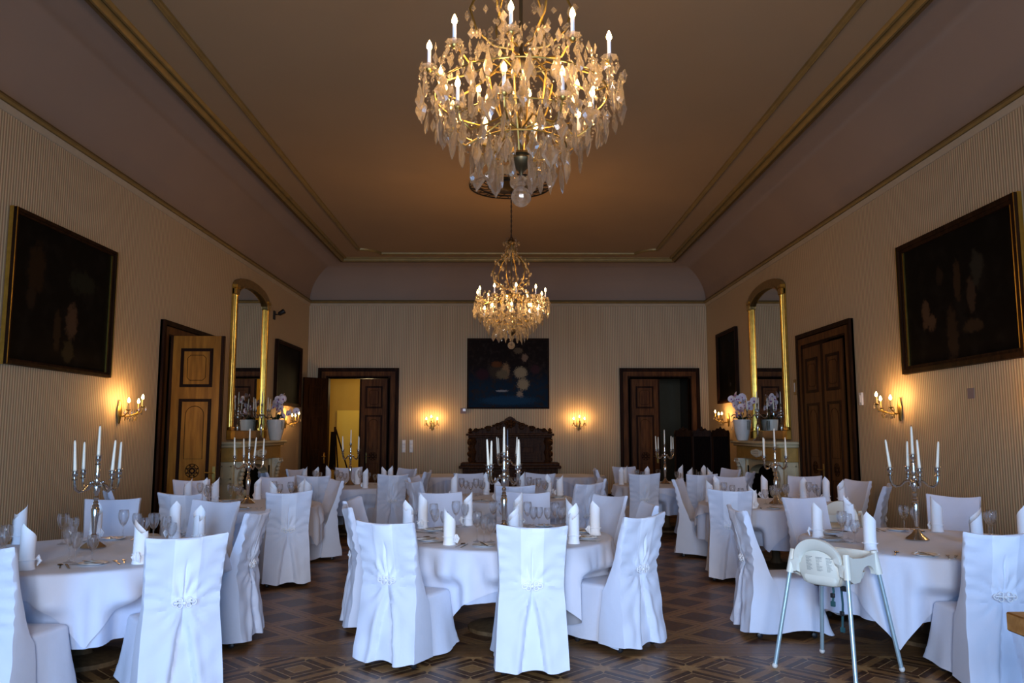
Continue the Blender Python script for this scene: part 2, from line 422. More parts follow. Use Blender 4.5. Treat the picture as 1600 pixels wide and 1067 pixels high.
# rooms glimpsed through the open doors
def niche(name, lo, hi, mat, openface):
    x0, y0, z0 = lo; x1, y1, z1 = hi
    v = [(x0, y0, z0), (x1, y0, z0), (x1, y1, z0), (x0, y1, z0), (x0, y0, z1), (x1, y0, z1), (x1, y1, z1), (x0, y1, z1)]
    f = {'-z': (0, 3, 2, 1), '+z': (4, 5, 6, 7), '-y': (0, 1, 5, 4), '+x': (1, 2, 6, 5), '+y': (2, 3, 7, 6), '-x': (3, 0, 4, 7)}
    mb = MB(); mb.add(v, [q for k, q in f.items() if k != openface]); return struct(mb.build(name, mat, angle=0))
niche('wall_corridor', (BL[0]-.9, D+.18, .001), (BL[1]+.3, D+2.6, 3.1), M['ochre'], '-y')
mb = MB(); mb.box((-4.62, D+2.5, 0), (-3.98, D+2.59, 2.22)); struct(mb.build('door_5', M['yellow'], angle=0))
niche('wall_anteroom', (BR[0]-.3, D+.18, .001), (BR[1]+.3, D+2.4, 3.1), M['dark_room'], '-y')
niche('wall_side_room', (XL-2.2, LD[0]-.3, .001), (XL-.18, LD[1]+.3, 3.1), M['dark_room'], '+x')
pl = bpy.data.lights.new('corridor_lamp', 'POINT'); pl.energy = 22; pl.color = (1, .75, .38); pl.shadow_soft_size = .15
po = bpy.data.objects.new('corridor_lamp', pl); COL.objects.link(po); po.location = (-3.6, D+1.3, 2.75)

# doors
def arc_pts(cx, cz, rx, rz, a0, a1, n): return [(cx+rx*cos(R(lerp(a0, a1, k/n))), cz+rz*sin(R(lerp(a0, a1, k/n)))) for k in range(n+1)]
def leaf(parent, w, h, face, edge, name='leaf', handle_x=None, sides=(-1, 1), gold=False):
    """door leaf in local x 0..w, z 0..h, centred on y = 0"""
    mb = MB(); mb.box((0, -.022, 0), (w, .022, h), 0)
    mb.box((0, -.026, 0), (.035, .026, h), 1); mb.box((w-.045, -.026, 0), (w, .026, h), 1)
    o = mb.build(name, [face, edge], parent, angle=0)
    mx = w*.20; x0, x1 = mx, w-mx
    for nm, z0, z1 in (('upper_panel', h*.755, h*.94), ('lower_panel', h*.09, h*.70)):
        mb = MB()
        for s in sides:
            y0, y1 = sorted((s*.020, s*.036)); t = .042
            for lo, hi in (((x0, z0), (x1, z0+t)), ((x0, z1-t), (x1, z1)), ((x0, z0+t), (x0+t, z1-t)), ((x1-t, z0+t), (x1, z1-t))):
                mb.box((lo[0], y0, lo[1]), (hi[0], y1, hi[1]), 1)
            ya, yb = sorted((s*.018, s*.0265))
            mb.box((x0+t+.02, ya, z0+t+.02), (x1-t-.02, yb, z1-t-.02), 0)
            yl = s*.028; cx = w/2; hw = (x1-x0)/2-t-.055
            def strip(pts, closed=False, r=.004): mb.tube([(px, yl, pz) for px, pz in pts], r, 4, 1, closed=closed)
            if nm == 'upper_panel':
                zc = (z0+z1)/2; hh = (z1-z0)/2-t-.055; q = .04
                strip([(cx-hw+q, zc-hh), (cx+hw-q, zc-hh), (cx+hw, zc-hh+q), (cx+hw, zc+hh-q), (cx+hw-q, zc+hh), (cx-hw+q, zc+hh), (cx-hw, zc+hh-q), (cx-hw, zc-hh+q)], True)
            else:
                za, zb = z0+t+.06, z1-t-.06; L = zb-za; zr = za+L*.44; rr = min(hw*.95, .095)
                up0 = zr+rr+.07
                strip([(cx-hw, up0), (cx+hw, up0)]+arc_pts(cx, zb-hw, hw, hw, 0, 180, 10), True)
                dn1 = zr-rr-.07
                strip([(cx+hw, dn1), (cx-hw, dn1)]+arc_pts(cx, za+hw, hw, hw, 180, 360, 10), True)
                for rad in (rr, rr*.62): strip(arc_pts(cx, zr, rad, rad, 0, 355, 20), True, .005)
                for k in range(8):
                    a = TAU*k/8; mb.ball((cx+rr*.62*.6*cos(a), yl, zr+rr*.36*sin(a)), (.016, .004, .016), 6, 4, 1)
                    mb.ball((cx+rr*.8*cos(a+.4), yl, zr+rr*.8*sin(a+.4)), (.013, .004, .013), 6, 4, 1)
        mb.build(nm, [face, M['inlay'] if gold else edge], o, angle=30)
    if handle_x is not None:
        mb = MB(); zc = 1.05
        for s in sides:
            ya, yb = sorted((s*.022, s*.030)); mb.box((handle_x-.022, ya, zc-.16), (handle_x+.022, yb, zc+.09), bev=.003)
            d = -1 if handle_x > w/2 else 1
            mb.tube([(handle_x, s*.03, zc), (handle_x, s*.07, zc), (handle_x+d*.02, s*.075, zc), (handle_x+d*.11, s*.075, zc+.004)], .009, 6)
        mb.build('door_handle', M['brass'], o)
    return o
def architrave(parent, w, h, a, mat):
    """door surround: opening w x h centred on x = 0, architrave width a, standing on the wall face at y = 0"""
    mb = MB()
    for sx in (-1, 1):
        for k, (i, o2, y) in enumerate(((0, a, .03), (a*.18, a*.55, .045), (a*.72, a, .065))):
            x0, x1 = sorted((sx*(w/2+i), sx*(w/2+o2))); mb.box((x0, -.0, 0), (x1, y, h+i if k == 0 else h+i))
    for i, o2, y in ((0, a, .03), (a*.18, a*.55, .045), (a*.72, a, .065)):
        mb.box((-w/2-o2, 0, h+i), (w/2+o2, y, h+o2))
    mb.box((-w/2-.03, -.17, 0), (-w/2+.001, .03, h)); mb.box((w/2-.001, -.17, 0), (w/2+.03, .03, h)); mb.box((-w/2, -.17, h-.001), (w/2, .03, h+.03))
    o = mb.build('door_frame', mat, parent, angle=0); mb = MB()
    for sx in (-1, 1):
        x0, x1 = sorted((sx*(w/2+a*.24), sx*(w/2+a*.66))); mb.box((x0, .03, 0), (x1, .050, h+a*.24))
    mb.box((-w/2-a*.66, .03, h+a*.24), (w/2+a*.66, .050, h+a*.66)); mb.build('frame_band', M['wood_door'], o, angle=0)
    return o
# local frames: left wall rz = -90 (local x = -Y), right wall rz = +90 (local x = +Y), back wall rz = 180 (local x = -X)
d1 = struct(empty('door_1', (XL, sum(LD)/2, 0), R(-90))); w = LD[1]-LD[0]
architrave(d1, w, 2.95, .24, M['wood_dark'])
l = leaf(d1, w/2, 2.94, M['wood_door'], M['wood_dark']); l.location = (-w/2, -.12, 0)
l = leaf(d1, w/2, 2.97, M['wood_gold'], M['wood_dark'], handle_x=w/2-.075, gold=True); l.location = (w/2-.02, .06, .015); l.rotation_euler = (0, 0, R(91))
l['label'] = 'golden veneer leaf standing open into the room'
d2 = struct(empty('door_2', (XR, 12.15, 0), R(90))); w = 1.62
architrave(d2, w, 2.98, .24, M['wood_dark'])
mb = MB(); mb.box((-w/2, -.02, 0), (w/2, .004, 2.98)); mb.build('backing_board', M['wood_dark'], d2, angle=0)
l = leaf(d2, w/2-.004, 2.96, M['wood_door'], M['wood_dark'], handle_x=.09); l.location = (.004, .03, .01)
l = leaf(d2, w/2-.004, 2.96, M['wood_door'], M['wood_dark']); l.location = (-w/2, .03, .01)
d3 = struct(empty('door_3', (sum(BL)/2, D, 0), R(180))); w = BL[1]-BL[0]
architrave(d3, w, 2.92, .25, M['wood_dark'])
l = leaf(d3, w/2-.03, 2.90, M['wood_door'], M['wood_dark'], handle_x=.07+.45); l.location = (-w/2, -.03, .01)
l = leaf(d3, w/2-.03, 2.90, M['wood_dark'], M['wood_dark'], handle_x=.07); l.location = (w/2, .10, .01); l.rotation_euler = (0, 0, R(50))
d4 = struct(empty('door_4', (sum(BR)/2, D, 0), R(180))); w = BR[1]-BR[0]
architrave(d4, w, 2.92, .25, M['wood_dark'])
l = leaf(d4, w/2, 2.90, M['wood_door'], M['wood_dark'], handle_x=.07); l.location = (0, -.03, .01)

# ------------------------------------------------------------------ pictures, mirrors, small wall fittings
def wall_root(name, side, s, z, **kw):
    loc, rz = {'left': ((XL, s, z), R(-90)), 'right': ((XR, s, z), R(90)), 'back': ((s, D, z), R(180))}[side]
    return empty(name, loc, rz)
def picture(side, s, z, w, h, label, cmat, fw=.09, tilt=0.0, gold=(1, 1, 1, 1)):
    o = wall_root('framed_painting', side, s, z); tag(o, label, 'painting')
    mb = MB(); y1 = .075
    fr = lambda a, b, ya, yb, mi, q=(1, 1, 1, 1): [mb.box(lo, hi, mi) for k, lo, hi in (
        (0, (-w/2+a, ya, -h/2+a), (-w/2+b, yb, h/2-a)), (1, (w/2-b, ya, -h/2+a), (w/2-a, yb, h/2-a)),
        (2, (-w/2+b, ya, -h/2+a), (w/2-b, yb, -h/2+b)), (3, (-w/2+b, ya, h/2-b), (w/2-b, yb, h/2-a))) if q[k]]
    fr(0, fw*.45, .005, y1, 0); fr(fw*.40, fw*.75, .005, y1-.018, 0)
    mb.build('frame', [M['wood_dark']], o, angle=0)
    mb = MB(); fr(fw*.72, fw, .005, y1-.03, 0, gold); fr(-.006, .008, .004, y1-.03, 0, gold)
    if all(gold): mb.build('gilt_slip', [M['gold']], o, angle=0)
    elif mb.v:
        for sx in (0, 1):
            mb = MB(); g1 = (1-sx, sx, 0, 0); fr(fw*.72, fw, .005, y1-.03, 0, g1); fr(-.006, .0, .004, y1-.03, 0, g1); fr(0, .008, y1, y1+.004, 0, g1); mb.build('gilt_slip', [M['gold']], o, angle=0)
    mb = MB(); mb.box((-w/2+fw*.7, .004, -h/2+fw*.7), (w/2-fw*.7, .03, h/2-fw*.7)); mb.build('canvas', cmat, o, angle=0)
    o.rotation_euler = (0, 0, o.rotation_euler.z)
    return o
flesh = (.10, .055, .028)
# left wall: local x = -Y ; right wall: local x = +Y ; back wall: local x = -X
picture('left', 8.60, 3.04, 2.02, 1.53, 'large dark figure painting in thin dark and gilt frame on the left wall',
        canvas('dark_canvas_a', (.006, .005, .004), (.005, .004, .003), [(.55, .22, .16, .28, (.03, .016, .007)), (.62, -.08, .09, .12, (.028, .017, .01)), (-.15, -.2, .12, .22, flesh), (.12, -.35, .08, .22, (.04, .022, .01)), (-.12, -.55, .12, .14, (.05, .035, .015)), (-.35, .25, .3, .14, (.02, .02, .012))]), .075, gold=(1, 1, 0, 0))
picture('right', 8.48, 3.10, 2.32, 1.56, 'large dark painting of a crowd in gilt and brown frame on the right wall',
        canvas('dark_canvas_b', (.006, .005, .004), (.004, .003, .003), [(.62, -.12, .10, .16, flesh), (.50, -.24, .10, .10, flesh), (.28, .25, .08, .12, (.03, .018, .01)), (-.05, .12, .07, .25, (.045, .025, .012)), (.1, -.45, .12, .34, (.04, .022, .012)), (-.3, -.05, .09, .2, (.06, .035, .02)), (-.42, .2, .12, .2, (.035, .03, .02)), (-.3, -.38, .2, .07, (.05, .028, .014))]), .12, gold=(1, 1, 0, 0))
picture('left', 17.52, 2.88, 2.0, 1.36, 'dark portrait panel in black frame beside the mirror on the left wall', canvas('dark_canvas_c', (.008, .006, .004), (.006, .005, .004), [(.0, .1, .25, .3, (.014, .009, .006))]), .10, gold=(0, 0, 0, 0))
picture('right', 17.46, 3.06, 1.55, 1.58, 'black framed dark painting between mirror and corner on the right wall', canvas('dark_canvas_d', (.006, .005, .004), (.004, .004, .004), [(.3, .25, .14, .3, (.014, .009, .006)), (-.2, -.4, .05, .05, (.05, .05, .06))]), .10, gold=(0, 0, 0, 0))
pale = (.25, .195, .115)
picture('back', .015, 3.04, 1.98, 1.70, 'nearly square blue and black painting hung over the carved cabinet',
        canvas('blue_canvas', (.022, .015, .012), (.013, .036, .066), [(.26, .05, .24, .20, (.04, .028, .018)), (.06, .06, .10, .20, (.20, .12, .06)), (.14, -.02, .16, .12, (.12, .09, .05)), (-.30, .02, .17, .15, pale), (-.36, -.26, .15, .15, pale), (-.28, -.55, .09, .15, (.22, .17, .12)), (-.24, .55, .12, .08, (.10, .07, .04)), (-.40, .38, .08, .10, (.17, .11, .07)), (.28, .22, .14, .08, (.10, .035, .012)), (.15, -.42, .16, .03, (.20, .20, .20)), (-.65, .1, .12, .12, (.035, .016, .018)), (.62, -.02, .18, .14, (.03, .012, .016)), (.0, -.65, .7, .12, (.010, .038, .075))], 2), .05, gold=(0, 0, 0, 0))

def mirror(side, s, z0, w, h, label):
    o = wall_root('gilt_mirror', side, s, z0); tag(o, label, 'mirror', 'pair of gilt mirrors above the fireplaces')
    rise = .24; pw = .17
    mb = MB()
    out = [(-w/2, h-rise)]+[(w/2*-cos(PI*k/14), h-rise+rise*sin(PI*k/14)) for k in range(1, 14)]+[(w/2, h-rise)]
    inn = [(x*(w/2-pw)/(w/2), z-.15) for x, z in out]
    n = len(out)
    for k in range(n-1):
        q = [out[k], out[k+1], inn[k+1], inn[k]]
        mb.prism(q, .01, .07); mb.prism([inn[k+1], inn[k], (inn[k][0], inn[k][1]+.03), (inn[k+1][0], inn[k+1][1]+.03)][::-1], .01, .085)
    mb.build('arched_top', M['gilt_dark'], o, angle=30)
    for sx in (-1, 1):
        mb = MB(); xc = sx*(w/2-pw/2)
        mb.box((xc-pw/2, .005, 0), (xc+pw/2, .045, h-rise+.02))
        mb.lathe([(.038, .22), (.034, .26), (.030, 1.2), (.030, h-rise-.20), (.036, h-rise-.16)], 12, c=(xc, .055, 0))
        mb.lathe([(.024, .22), (.024, h-rise-.16)], 8, c=(xc-sx*.058, .05, 0)); mb.lathe([(.016, .22), (.016, h-rise-.16)], 8, c=(xc+sx*.062, .045, 0))
        mb.box((xc-pw/2-.008, .005, 0), (xc+pw/2+.008, .095, .16), bev=.01); mb.box((xc-pw/2, .005, .16), (xc+pw/2, .085, .22), bev=.008)
        mb.box((xc-pw/2, .005, h-rise-.16), (xc+pw/2, .09, h-rise-.04), bev=.01); mb.box((xc-pw/2-.008, .005, h-rise-.04), (xc+pw/2+.008, .1, h-rise+.02), bev=.008)
        mb.build('gilt_column', M['gold'], o, angle=35)
    mb = MB(); mb.box((-w/2+pw, .01, 0), (w/2-pw, .06, .16), bev=.012); mb.build('bottom_rail', M['gilt_dark'], o)
    mb = MB(); g = [(-w/2+pw-.02, .1)]+[(w/2-pw+.02, .1)]+[(x, z+.01) for x, z in inn[::-1]]
    mb.prism(g, .012, .022); mb.build('looking_glass', M['mirror'], o, angle=0)
    return o
mirror('left', 14.85, 1.50, 2.02, 2.93, 'tall arched gilt mirror above the fireplace next to the open golden door')
mirror('right', 14.73, 1.50, 2.02, 2.92, 'tall arched gilt mirror above the fireplace next to the closed brown door')

def plate_box(side, s, z, w, h, d, name, label, cat, mat, det=None, group=None):
    o = wall_root(name, side, s, z); tag(o, label, cat, group)
    mb = MB(); mb.box((-w/2, 0, -h/2), (w/2, d, h/2), bev=.004); mb.build('cover_plate', mat, o)
    if det == 'rockers':
        for k in range(3):
            mb = MB(); zc = (k-1)*h*.31; mb.box((-w*.33, d-.002, zc-h*.13), (w*.33, d+.008, zc+h*.13), bev=.004); mb.build('rocker', M['china'], o)
    elif det == 'display':
        mb = MB(); mb.box((-w*.42, d-.002, -h*.05), (w*.1, d+.002, h*.40)); mb.build('display', M['china'], o, angle=0)
    elif det == 'key':
        mb = MB(); mb.box((-w*.2, d-.002, -h*.3), (w*.2, d+.008, h*.3), bev=.003); mb.build('rocker', M['plastic_w'], o)
    return o
plate_box('back', -2.48, 1.30, .09, .30, .014, 'switch_panel', 'white three rocker switch panel nearer the open double door', 'switch', M['plastic_w'], 'rockers')
plate_box('back', -2.30, 1.30, .09, .30, .014, 'switch_panel', 'white three rocker switch panel on its own side toward the sconce', 'switch', M['plastic_w'], 'rockers')
plate_box('back', -1.06, 2.14, .13, .13, .03, 'thermostat', 'small pale thermostat on the wall beside the blue painting', 'thermostat', M['mauve'], 'display')
plate_box('right', 10.93, 2.08, .08, .17, .03, 'light_switch', 'white light switch beside the closed brown door frame', 'switch', M['plastic_w'], 'key')
plate_box('right', 13.46, 2.38, .10, .26, .012, 'brass_plate', 'small brass plate between the gilt mirror and closed brown door', 'plate', M['gilt_dark'], 'key')
plate_box('left', 13.50, 2.38, .10, .26, .012, 'brass_plate', 'small brass plate between the open golden door and gilt mirror', 'plate', M['gilt_dark'], 'key')
plate_box('right', 8.35, 2.03, .12, .11, .006, 'wall_card', 'small mauve card fixed to striped wallpaper under the crowd painting', 'card', M['mauve'])
o = wall_root('spotlight', 'left', 16.38, 4.02); tag(o, 'small black spotlight bracketed to the wall above the dark portrait', 'spotlight')
mb = MB(); mb.box((-.05, 0, -.08), (.05, .03, .1), bev=.006); mb.tube([(0, .02, .03), (0, .12, .02)], .012, 6); mb.build('bracket', M['iron'], o)
mb = MB(); mb.lathe([(.03, 0), (.045, .02), (.055, .13), (.05, .14)], 12, T=Tm((0, .10, .03), R(-60))); mb.build('lamp_head', M['iron'], o)

# ------------------------------------------------------------------ fireplaces
def volute(cx, cz, r, turns=1.6, n=26, s=1):
    return [(cx+s*r*(1-k/n*.8)*cos(TAU*turns*k/n), cz+r*(1-k/n*.8)*sin(TAU*turns*k/n)) for k in range(n+1)]
def fireplace(side, s, label):
    o = wall_root('fireplace', side, s, 0); tag(o, label, 'fireplace', 'pair of cream stone fireplaces')
    L = 2.72; h = 1.47
    mb = MB(); mb.box((-L/2-.04, 0, h-.05), (L/2+.04, .40, h), bev=.015); mb.box((-L/2, 0, h-.10), (L/2, .36, h-.05), bev=.02); mb.build('mantelshelf', M['stone'], o)
    mb = MB(); mb.box((-L/2+.06, .002, h-.34), (L/2-.06, .30, h-.10), bev=.01); mb.build('frieze', M['stone_gold'], o)
    mb = MB()
    for k in range(-3, 4):
        for q in range(3): mb.ball((k*.055, .31, h-.22+(q-1)*.05*(1-abs(k)*.12)), (.035, .02, .03), 7, 5)
    for sx in (-1, 1): mb.tube([(x, .305, z) for x, z in volute(sx*.26, h-.22, .05, s=sx)], .014, 6)
    mb.build('carved_shell', M['stone_lite'], o)
    for sx in (-1, 1):
        xo = sx*(L/2-.08); xi = sx*(L/2-.50); x0, x1 = sorted((xo, xi))
        mb = MB(); mb.box((x0, .002, 0), (x1, .24, h-.34), bev=.008); mb.box((x0-.03, .002, 0), (x1+.03, .28, .16), bev=.01)
        # end panels on the return
        for z0, z1 in ((.24, .78), (.84, h-.40)):
            xa = xo; ya, yb = .04, .21
            for lo, hi in (((ya, z0), (yb, z0+.02)), ((ya, z1-.02), (yb, z1)), ((ya, z0), (ya+.02, z1)), ((yb-.02, z0), (yb, z1))):
                e0, e1 = sorted((xa-sx*.004, xa+sx*.014)); mb.box((e0, lo[0], lo[1]), (e1, hi[0], hi[1]))
        mb.build('side_pier', M['stone'], o, angle=30)
        # scrolled corbel
        mb = MB(); xm = (x0+x1)/2
        prof = [(.22, .62), (.27, .66), (.30, .74), (.28, .84), (.30, .95), (.36, 1.06), (.38, 1.13), (.22, 1.13)]
        T = Matrix(((0, 1, 0, 0), (1, 0, 0, 0), (0, 0, 1, 0), (0, 0, 0, 1)))
        mb.prism(prof, xm-.13, xm+.13, T=T)
        for xx in (xm-.14, xm+.14):
            mb.tube([(xx, y, z) for y, z in volute(.31, 1.06, .06)], .016, 6); mb.tube([(xx, y, z) for y, z in volute(.25, .70, .05)], .014, 6)
        for k in range(5): mb.ball((xm, .30+.012*k, .78+.07*k), (.08, .035, .04), 8, 5)
        mb.build('scroll_corbel', M['stone_lite'], o, angle=35)
        mb = MB(); mb.ball((xm, .30, .50), (.09, .08, .11), 10, 7); mb.ball((xm, .33, .36), (.11, .09, .12), 10, 7); mb.ball((xm-sx*.05, .36, .60), (.05, .05, .06), 8, 6)
        mb.tube([(xm-.08, .33, .48), (xm-.12, .37, .38), (xm-.04, .40, .32)], .028, 6); mb.tube([(xm+.08, .33, .48), (xm+.13, .36, .40), (xm+.06, .40, .34)], .028, 6)
        mb.build('carved_figure', M['stone_lite'], o, angle=60)
    mb = MB(); q = L/2-.50
    mb.prism([(-q, h-.34), (-q, .85)]+arc_pts(0, .85, q-.06, .20, 180, 0, 16)+[(q, .85), (q, h-.34)], .002, .20); mb.build('arched_lintel', M['stone'], o, angle=20)
    mb = MB(); mb.box((-q, .002, 0), (q, .03, h-.34)); mb.box((-q, .002, 0), (-q+.03, .22, 1)); mb.box((q-.03, .002, 0), (q, .22, 1)); mb.build('firebox', M['soot'], o, angle=0)
    mb = MB(); mb.box((-q, .03, 0), (q, .5, .03), bev=.008); mb.build('hearth_slab', M['stone'], o)
    return o
fireplace('left', 14.85, 'cream stone fireplace with scrolled corbels behind the open golden door')
fireplace('right', 14.72, 'cream stone fireplace with scrolled corbels beside the closed brown door')

# ------------------------------------------------------------------ orchids
def orchid_root(loc, rz, label, seed):
    rg = random.Random(seed); o = empty('potted_orchid', loc, rz); tag(o, label, 'plant', 'orchids on the mantelpieces')
    mb = MB(); mb.lathe([(.10, 0), (.105, .01), (.15, .20), (.17, .36), (.172, .40), (.158, .40), (.150, .36), (.02, .35)], 24); mb.build('pot', M['pot'], o)
    for k in range(7):
        a = TAU*k/7+rg.uniform(-.2, .2); L = rg.uniform(.12, .165); mb = MB(); rings = []
        for q in range(7):
            t = q/6; w = .045*sin(PI*min(1, t*.92+.06)); r = .05+L*t; z = .38+.14*sin(t*2.2)*(1 if k % 2 else .6)-.05*t*t
            d = Vector((cos(a), sin(a), 0)); nn = Vector((-sin(a), cos(a), 0)); c = d*r+Vector((0, 0, z))
            rings.append([tuple(c+nn*w+Vector((0, 0, .012))), tuple(c), tuple(c-nn*w+Vector((0, 0, .012))), tuple(c-Vector((0, 0, .006)))])
        mb.loft(rings, True, cap=True); mb.build('leaf', M['leaf'], o)
    for k in range(4):
        mb = MB(); a = rg.uniform(0, TAU); mb.tube([(.14*cos(a), .14*sin(a), .39), (.19*cos(a), .19*sin(a), .36), (.185*cos(a), .185*sin(a), .25), (.2*cos(a), .2*sin(a), .2)], .006, 5); mb.build('air_root', M['leaf'], o)
    pet = MB()
    for k, (a, L, w) in enumerate(((90, .055, .028), (210, .055, .028), (330, .055, .028), (20, .058, .045), (160, .058, .045))):
        a = R(a); u = (cos(a), sin(a)); n2 = (-sin(a), cos(a)); vs = []; m = 7
        for q in range(m+1):
            t = q/m; ww = w*sin(PI*(.08+.88*t))**.7; vs += [(u[0]*L*t+n2[0]*ww, .008*t*(k > 2), u[1]*L*t+n2[1]*ww), (u[0]*L*t, -.006+.014*t*t, u[1]*L*t), (u[0]*L*t-n2[0]*ww, .008*t*(k > 2), u[1]*L*t-n2[1]*ww)]
        pet.add(vs, [(3*q+i, 3*q+i+1, 3*q+i+4, 3*q+i+3) for q in range(m) for i in (0, 1)])
    pet.ball((0, .014, -.008), (.012, .014, .014), 7, 5, 1)
    pm = pet.mesh('blossom', [M['petal'], M['lip']])
    for si, (lean, ht, na) in enumerate(((-.36, .44, 8), (-.10, .60, 9), (.22, .54, 8), (-.46, .24, 6))):
        dy = (-.06, .04, .10, .18)[si]
        P = [Vector((lean*.2*t+lean*t**2.4*.9, dy*t, .36+ht*sin(t*1.9)/sin(1.9) if False else .36+ht*(1.25*t-.42*t*t*t))) for t in [q/14 for q in range(15)]]
        mb = MB(); mb.tube(P, .005, 5); st = mb.build('flower_stem', M['stem'], o)
        for k in range(na):
            t = .42+.58*k/(na-1); i = min(13, int(t*14)); p = P[i].lerp(P[i+1], t*14-i)
            b = bpy.data.objects.new('blossom', pm); COL.objects.link(b); b.parent = st
            b.location = p+Vector((rg.uniform(-.07, .07), rg.uniform(-.08, .10), rg.uniform(-.05, .03)))
            b.rotation_euler = (R(rg.uniform(-25, 15)), R(rg.uniform(-30, 30)), R(rg.uniform(-60, 60))); s = rg.uniform(1.05, 1.35); b.scale = (s, s, s)
    return o
# the flowers face the room: local y = into the room
orchid_root((XL+.285, 15.80, 1.472), R(-90), 'white potted orchid with pale mauve flowers on the mantel nearer the golden door', 3).scale = (1, 1, 1)
orchid_root((XR-.285, 15.62, 1.472), R(90), 'white potted orchid with pale mauve flowers on the mantel nearer the brown door', 5)

# ------------------------------------------------------------------ carved cabinet, folding screen, easel
cb = empty('carved_cabinet', (.06, D-.06, 0), R(180)); tag(cb, 'tall dark carved oak cabinet with crested top below the blue painting', 'cabinet')
mb = MB(); mb.box((-1.10, 0, .10), (1.10, .58, .80), bev=.01); mb.box((-1.14, 0, 0), (1.14, .62, .10), bev=.01); mb.build('base_cupboard', M['carved'], cb)
mb = MB(); mb.box((-1.18, 0, .80), (1.18, .66, .86), bev=.012); mb.box((-1.14, 0, .86), (1.14, .62, .93), bev=.015); mb.build('ledge', M['carved'], cb)
for sx in (-1, 1):
    mb = MB(); x0, x1 = sorted((sx*.06, sx*.98)); mb.box((x0, .57, .18), (x1, .60, .74), bev=.008); mb.box((x0+.1, .59, .26), (x1-.1, .615, .66), bev=.01)
    dr = mb.build('cupboard_door', M['carved'], cb); mb = MB(); mb.ball((sx*.13, .625, .46), .02); mb.build('knob', M['brass'], dr)
mb = MB(); mb.box((-.88, 0, .93), (.88, .34, 1.52), bev=.006)
for z0, z1 in ((.99, 1.05), (1.10, 1.32), (1.37, 1.47)):
    for lo, hi in (((-.74, z0), (.74, z0+.018)), ((-.74, z1-.018), (.74, z1)), ((-.74, z0), (-.72, z1)), ((.72, z0), (.74, z1))): mb.box((lo[0], .335, lo[1]), (hi[0], .362, hi[1]))
mb.box((-.55, .335, 1.15), (.55, .352, 1.27), bev=.006); mb.build('back_panel', M['carved'], cb, angle=30)
mb = MB(); mb.box((-.98, 0, 1.50), (.98, .42, 1.55), bev=.012); mb.box((-1.03, 0, 1.55), (1.03, .46, 1.60), bev=.012); mb.build('cornice_shelf', M['carved'], cb)
for sx in (-1, 1):
    mb = MB(); mb.lathe([(.07, .93), (.085, .97), (.06, 1.0), (.075, 1.1), (.095, 1.16), (.06, 1.24), (.05, 1.30), (.08, 1.36), (.10, 1.42), (.07, 1.48), (.08, 1.50)], 14, c=(sx*.88, .34, 0))
    for k in range(4): mb.ball((sx*(.93+.015*k % .03), .37, 1.0+.13*k), (.06, .06, .07), 8, 6)
    mb.tube([(sx*(.90)+x, .36, z) for x, z in volute(0, 1.43, .08, s=sx)], .022, 6); mb.build('carved_column', M['carved'], cb)
    mb = MB(); mb.lathe([(.03, 0), (.06, .03), (.035, .06), (.05, .09), (.01, .13)], 10, c=(sx*.94, .25, 1.60)); mb.build('corner_finial', M['carved'], cb)
half = [(.98, 1.60), (.97, 1.64), (.90, 1.655), (.84, 1.70), (.78, 1.685), (.72, 1.72), (.66, 1.70), (.58, 1.735), (.52, 1.775), (.47, 1.75), (.40, 1.77), (.33, 1.80), (.28, 1.84), (.22, 1.88), (.15, 1.90), (.11, 1.95), (.05, 1.985), (0, 2.005)]
out = [(-x, z) for x, z in half]+half[::-1][1:]
mb = MB(); mb.prism(out, .16, .24)
for sx in (-1, 1):
    for cx, cz, r in ((.80, 1.67, .05), (.52, 1.71, .07), (.28, 1.76, .09)): mb.tube([(sx*cx+x, .25, z) for x, z in volute(0, cz, r, s=sx)], .016, 6)
    for k in range(9): mb.ball((sx*(.12+.09*k), .25, 1.86-.025*k), (.04, .03, .025), 7, 5)
for k in range(7): mb.ball((.09*cos(TAU*k/7), .25, 1.83+.07*sin(TAU*k/7)), (.04, .04, .04), 8, 6)
mb.ball((0, .27, 1.83), .055, 10, 6); mb.build('carved_crest', M['carved'], cb, angle=35)

sc = empty('folding_screen', (3.97, 16.4, 0), 0); tag(sc, 'black wooden folding screen with pleated cloth before the half open door', 'screen')
for k, (x, a) in enumerate(((-.57, 9), (-.19, -8), (.19, 9))):
    f = MB(); w = .385
    f.box((0, -.018, .05), (.03, .018, 1.62), bev=.004); f.box((w-.03, -.018, .05), (w, .018, 1.62), bev=.004); f.box((0, -.018, .12), (w, .018, .18), bev=.004); f.box((0, -.018, 1.54), (w, .018, 1.62), bev=.004)
    f.box((.0, -.018, 0), (.03, .018, .06)); f.box((w-.03, -.018, 0), (w, .018, .06))
    p = f.build('screen_frame', M['wood_dark'], sc); p.location = (x, .06 if k % 2 else 0, 0); p.rotation_euler = (0, 0, R(a))
    mb = MB(); n = 40; mb.loft([[(.03+(w-.06)*i/n, .008*sin(i*2.1), z) for i in range(n+1)] for z in (.18, .7, 1.2, 1.54)], False); mb.build('pleated_cloth', M['screen_cloth'], p)
    mb = MB(); mb.prism([(0, 1.62), (.02, 1.67), (.08, 1.665), (.12, 1.71), (w/2-.03, 1.70), (w/2, 1.75), (w/2+.03, 1.70), (w-.12, 1.71), (w-.08, 1.665), (w-.02, 1.67), (w, 1.62)], -.014, .014); mb.ball((w/2, -.02, 1.68), (.05, .02, .03), 8, 5); mb.build('carved_crest', M['wood_dark'], p)

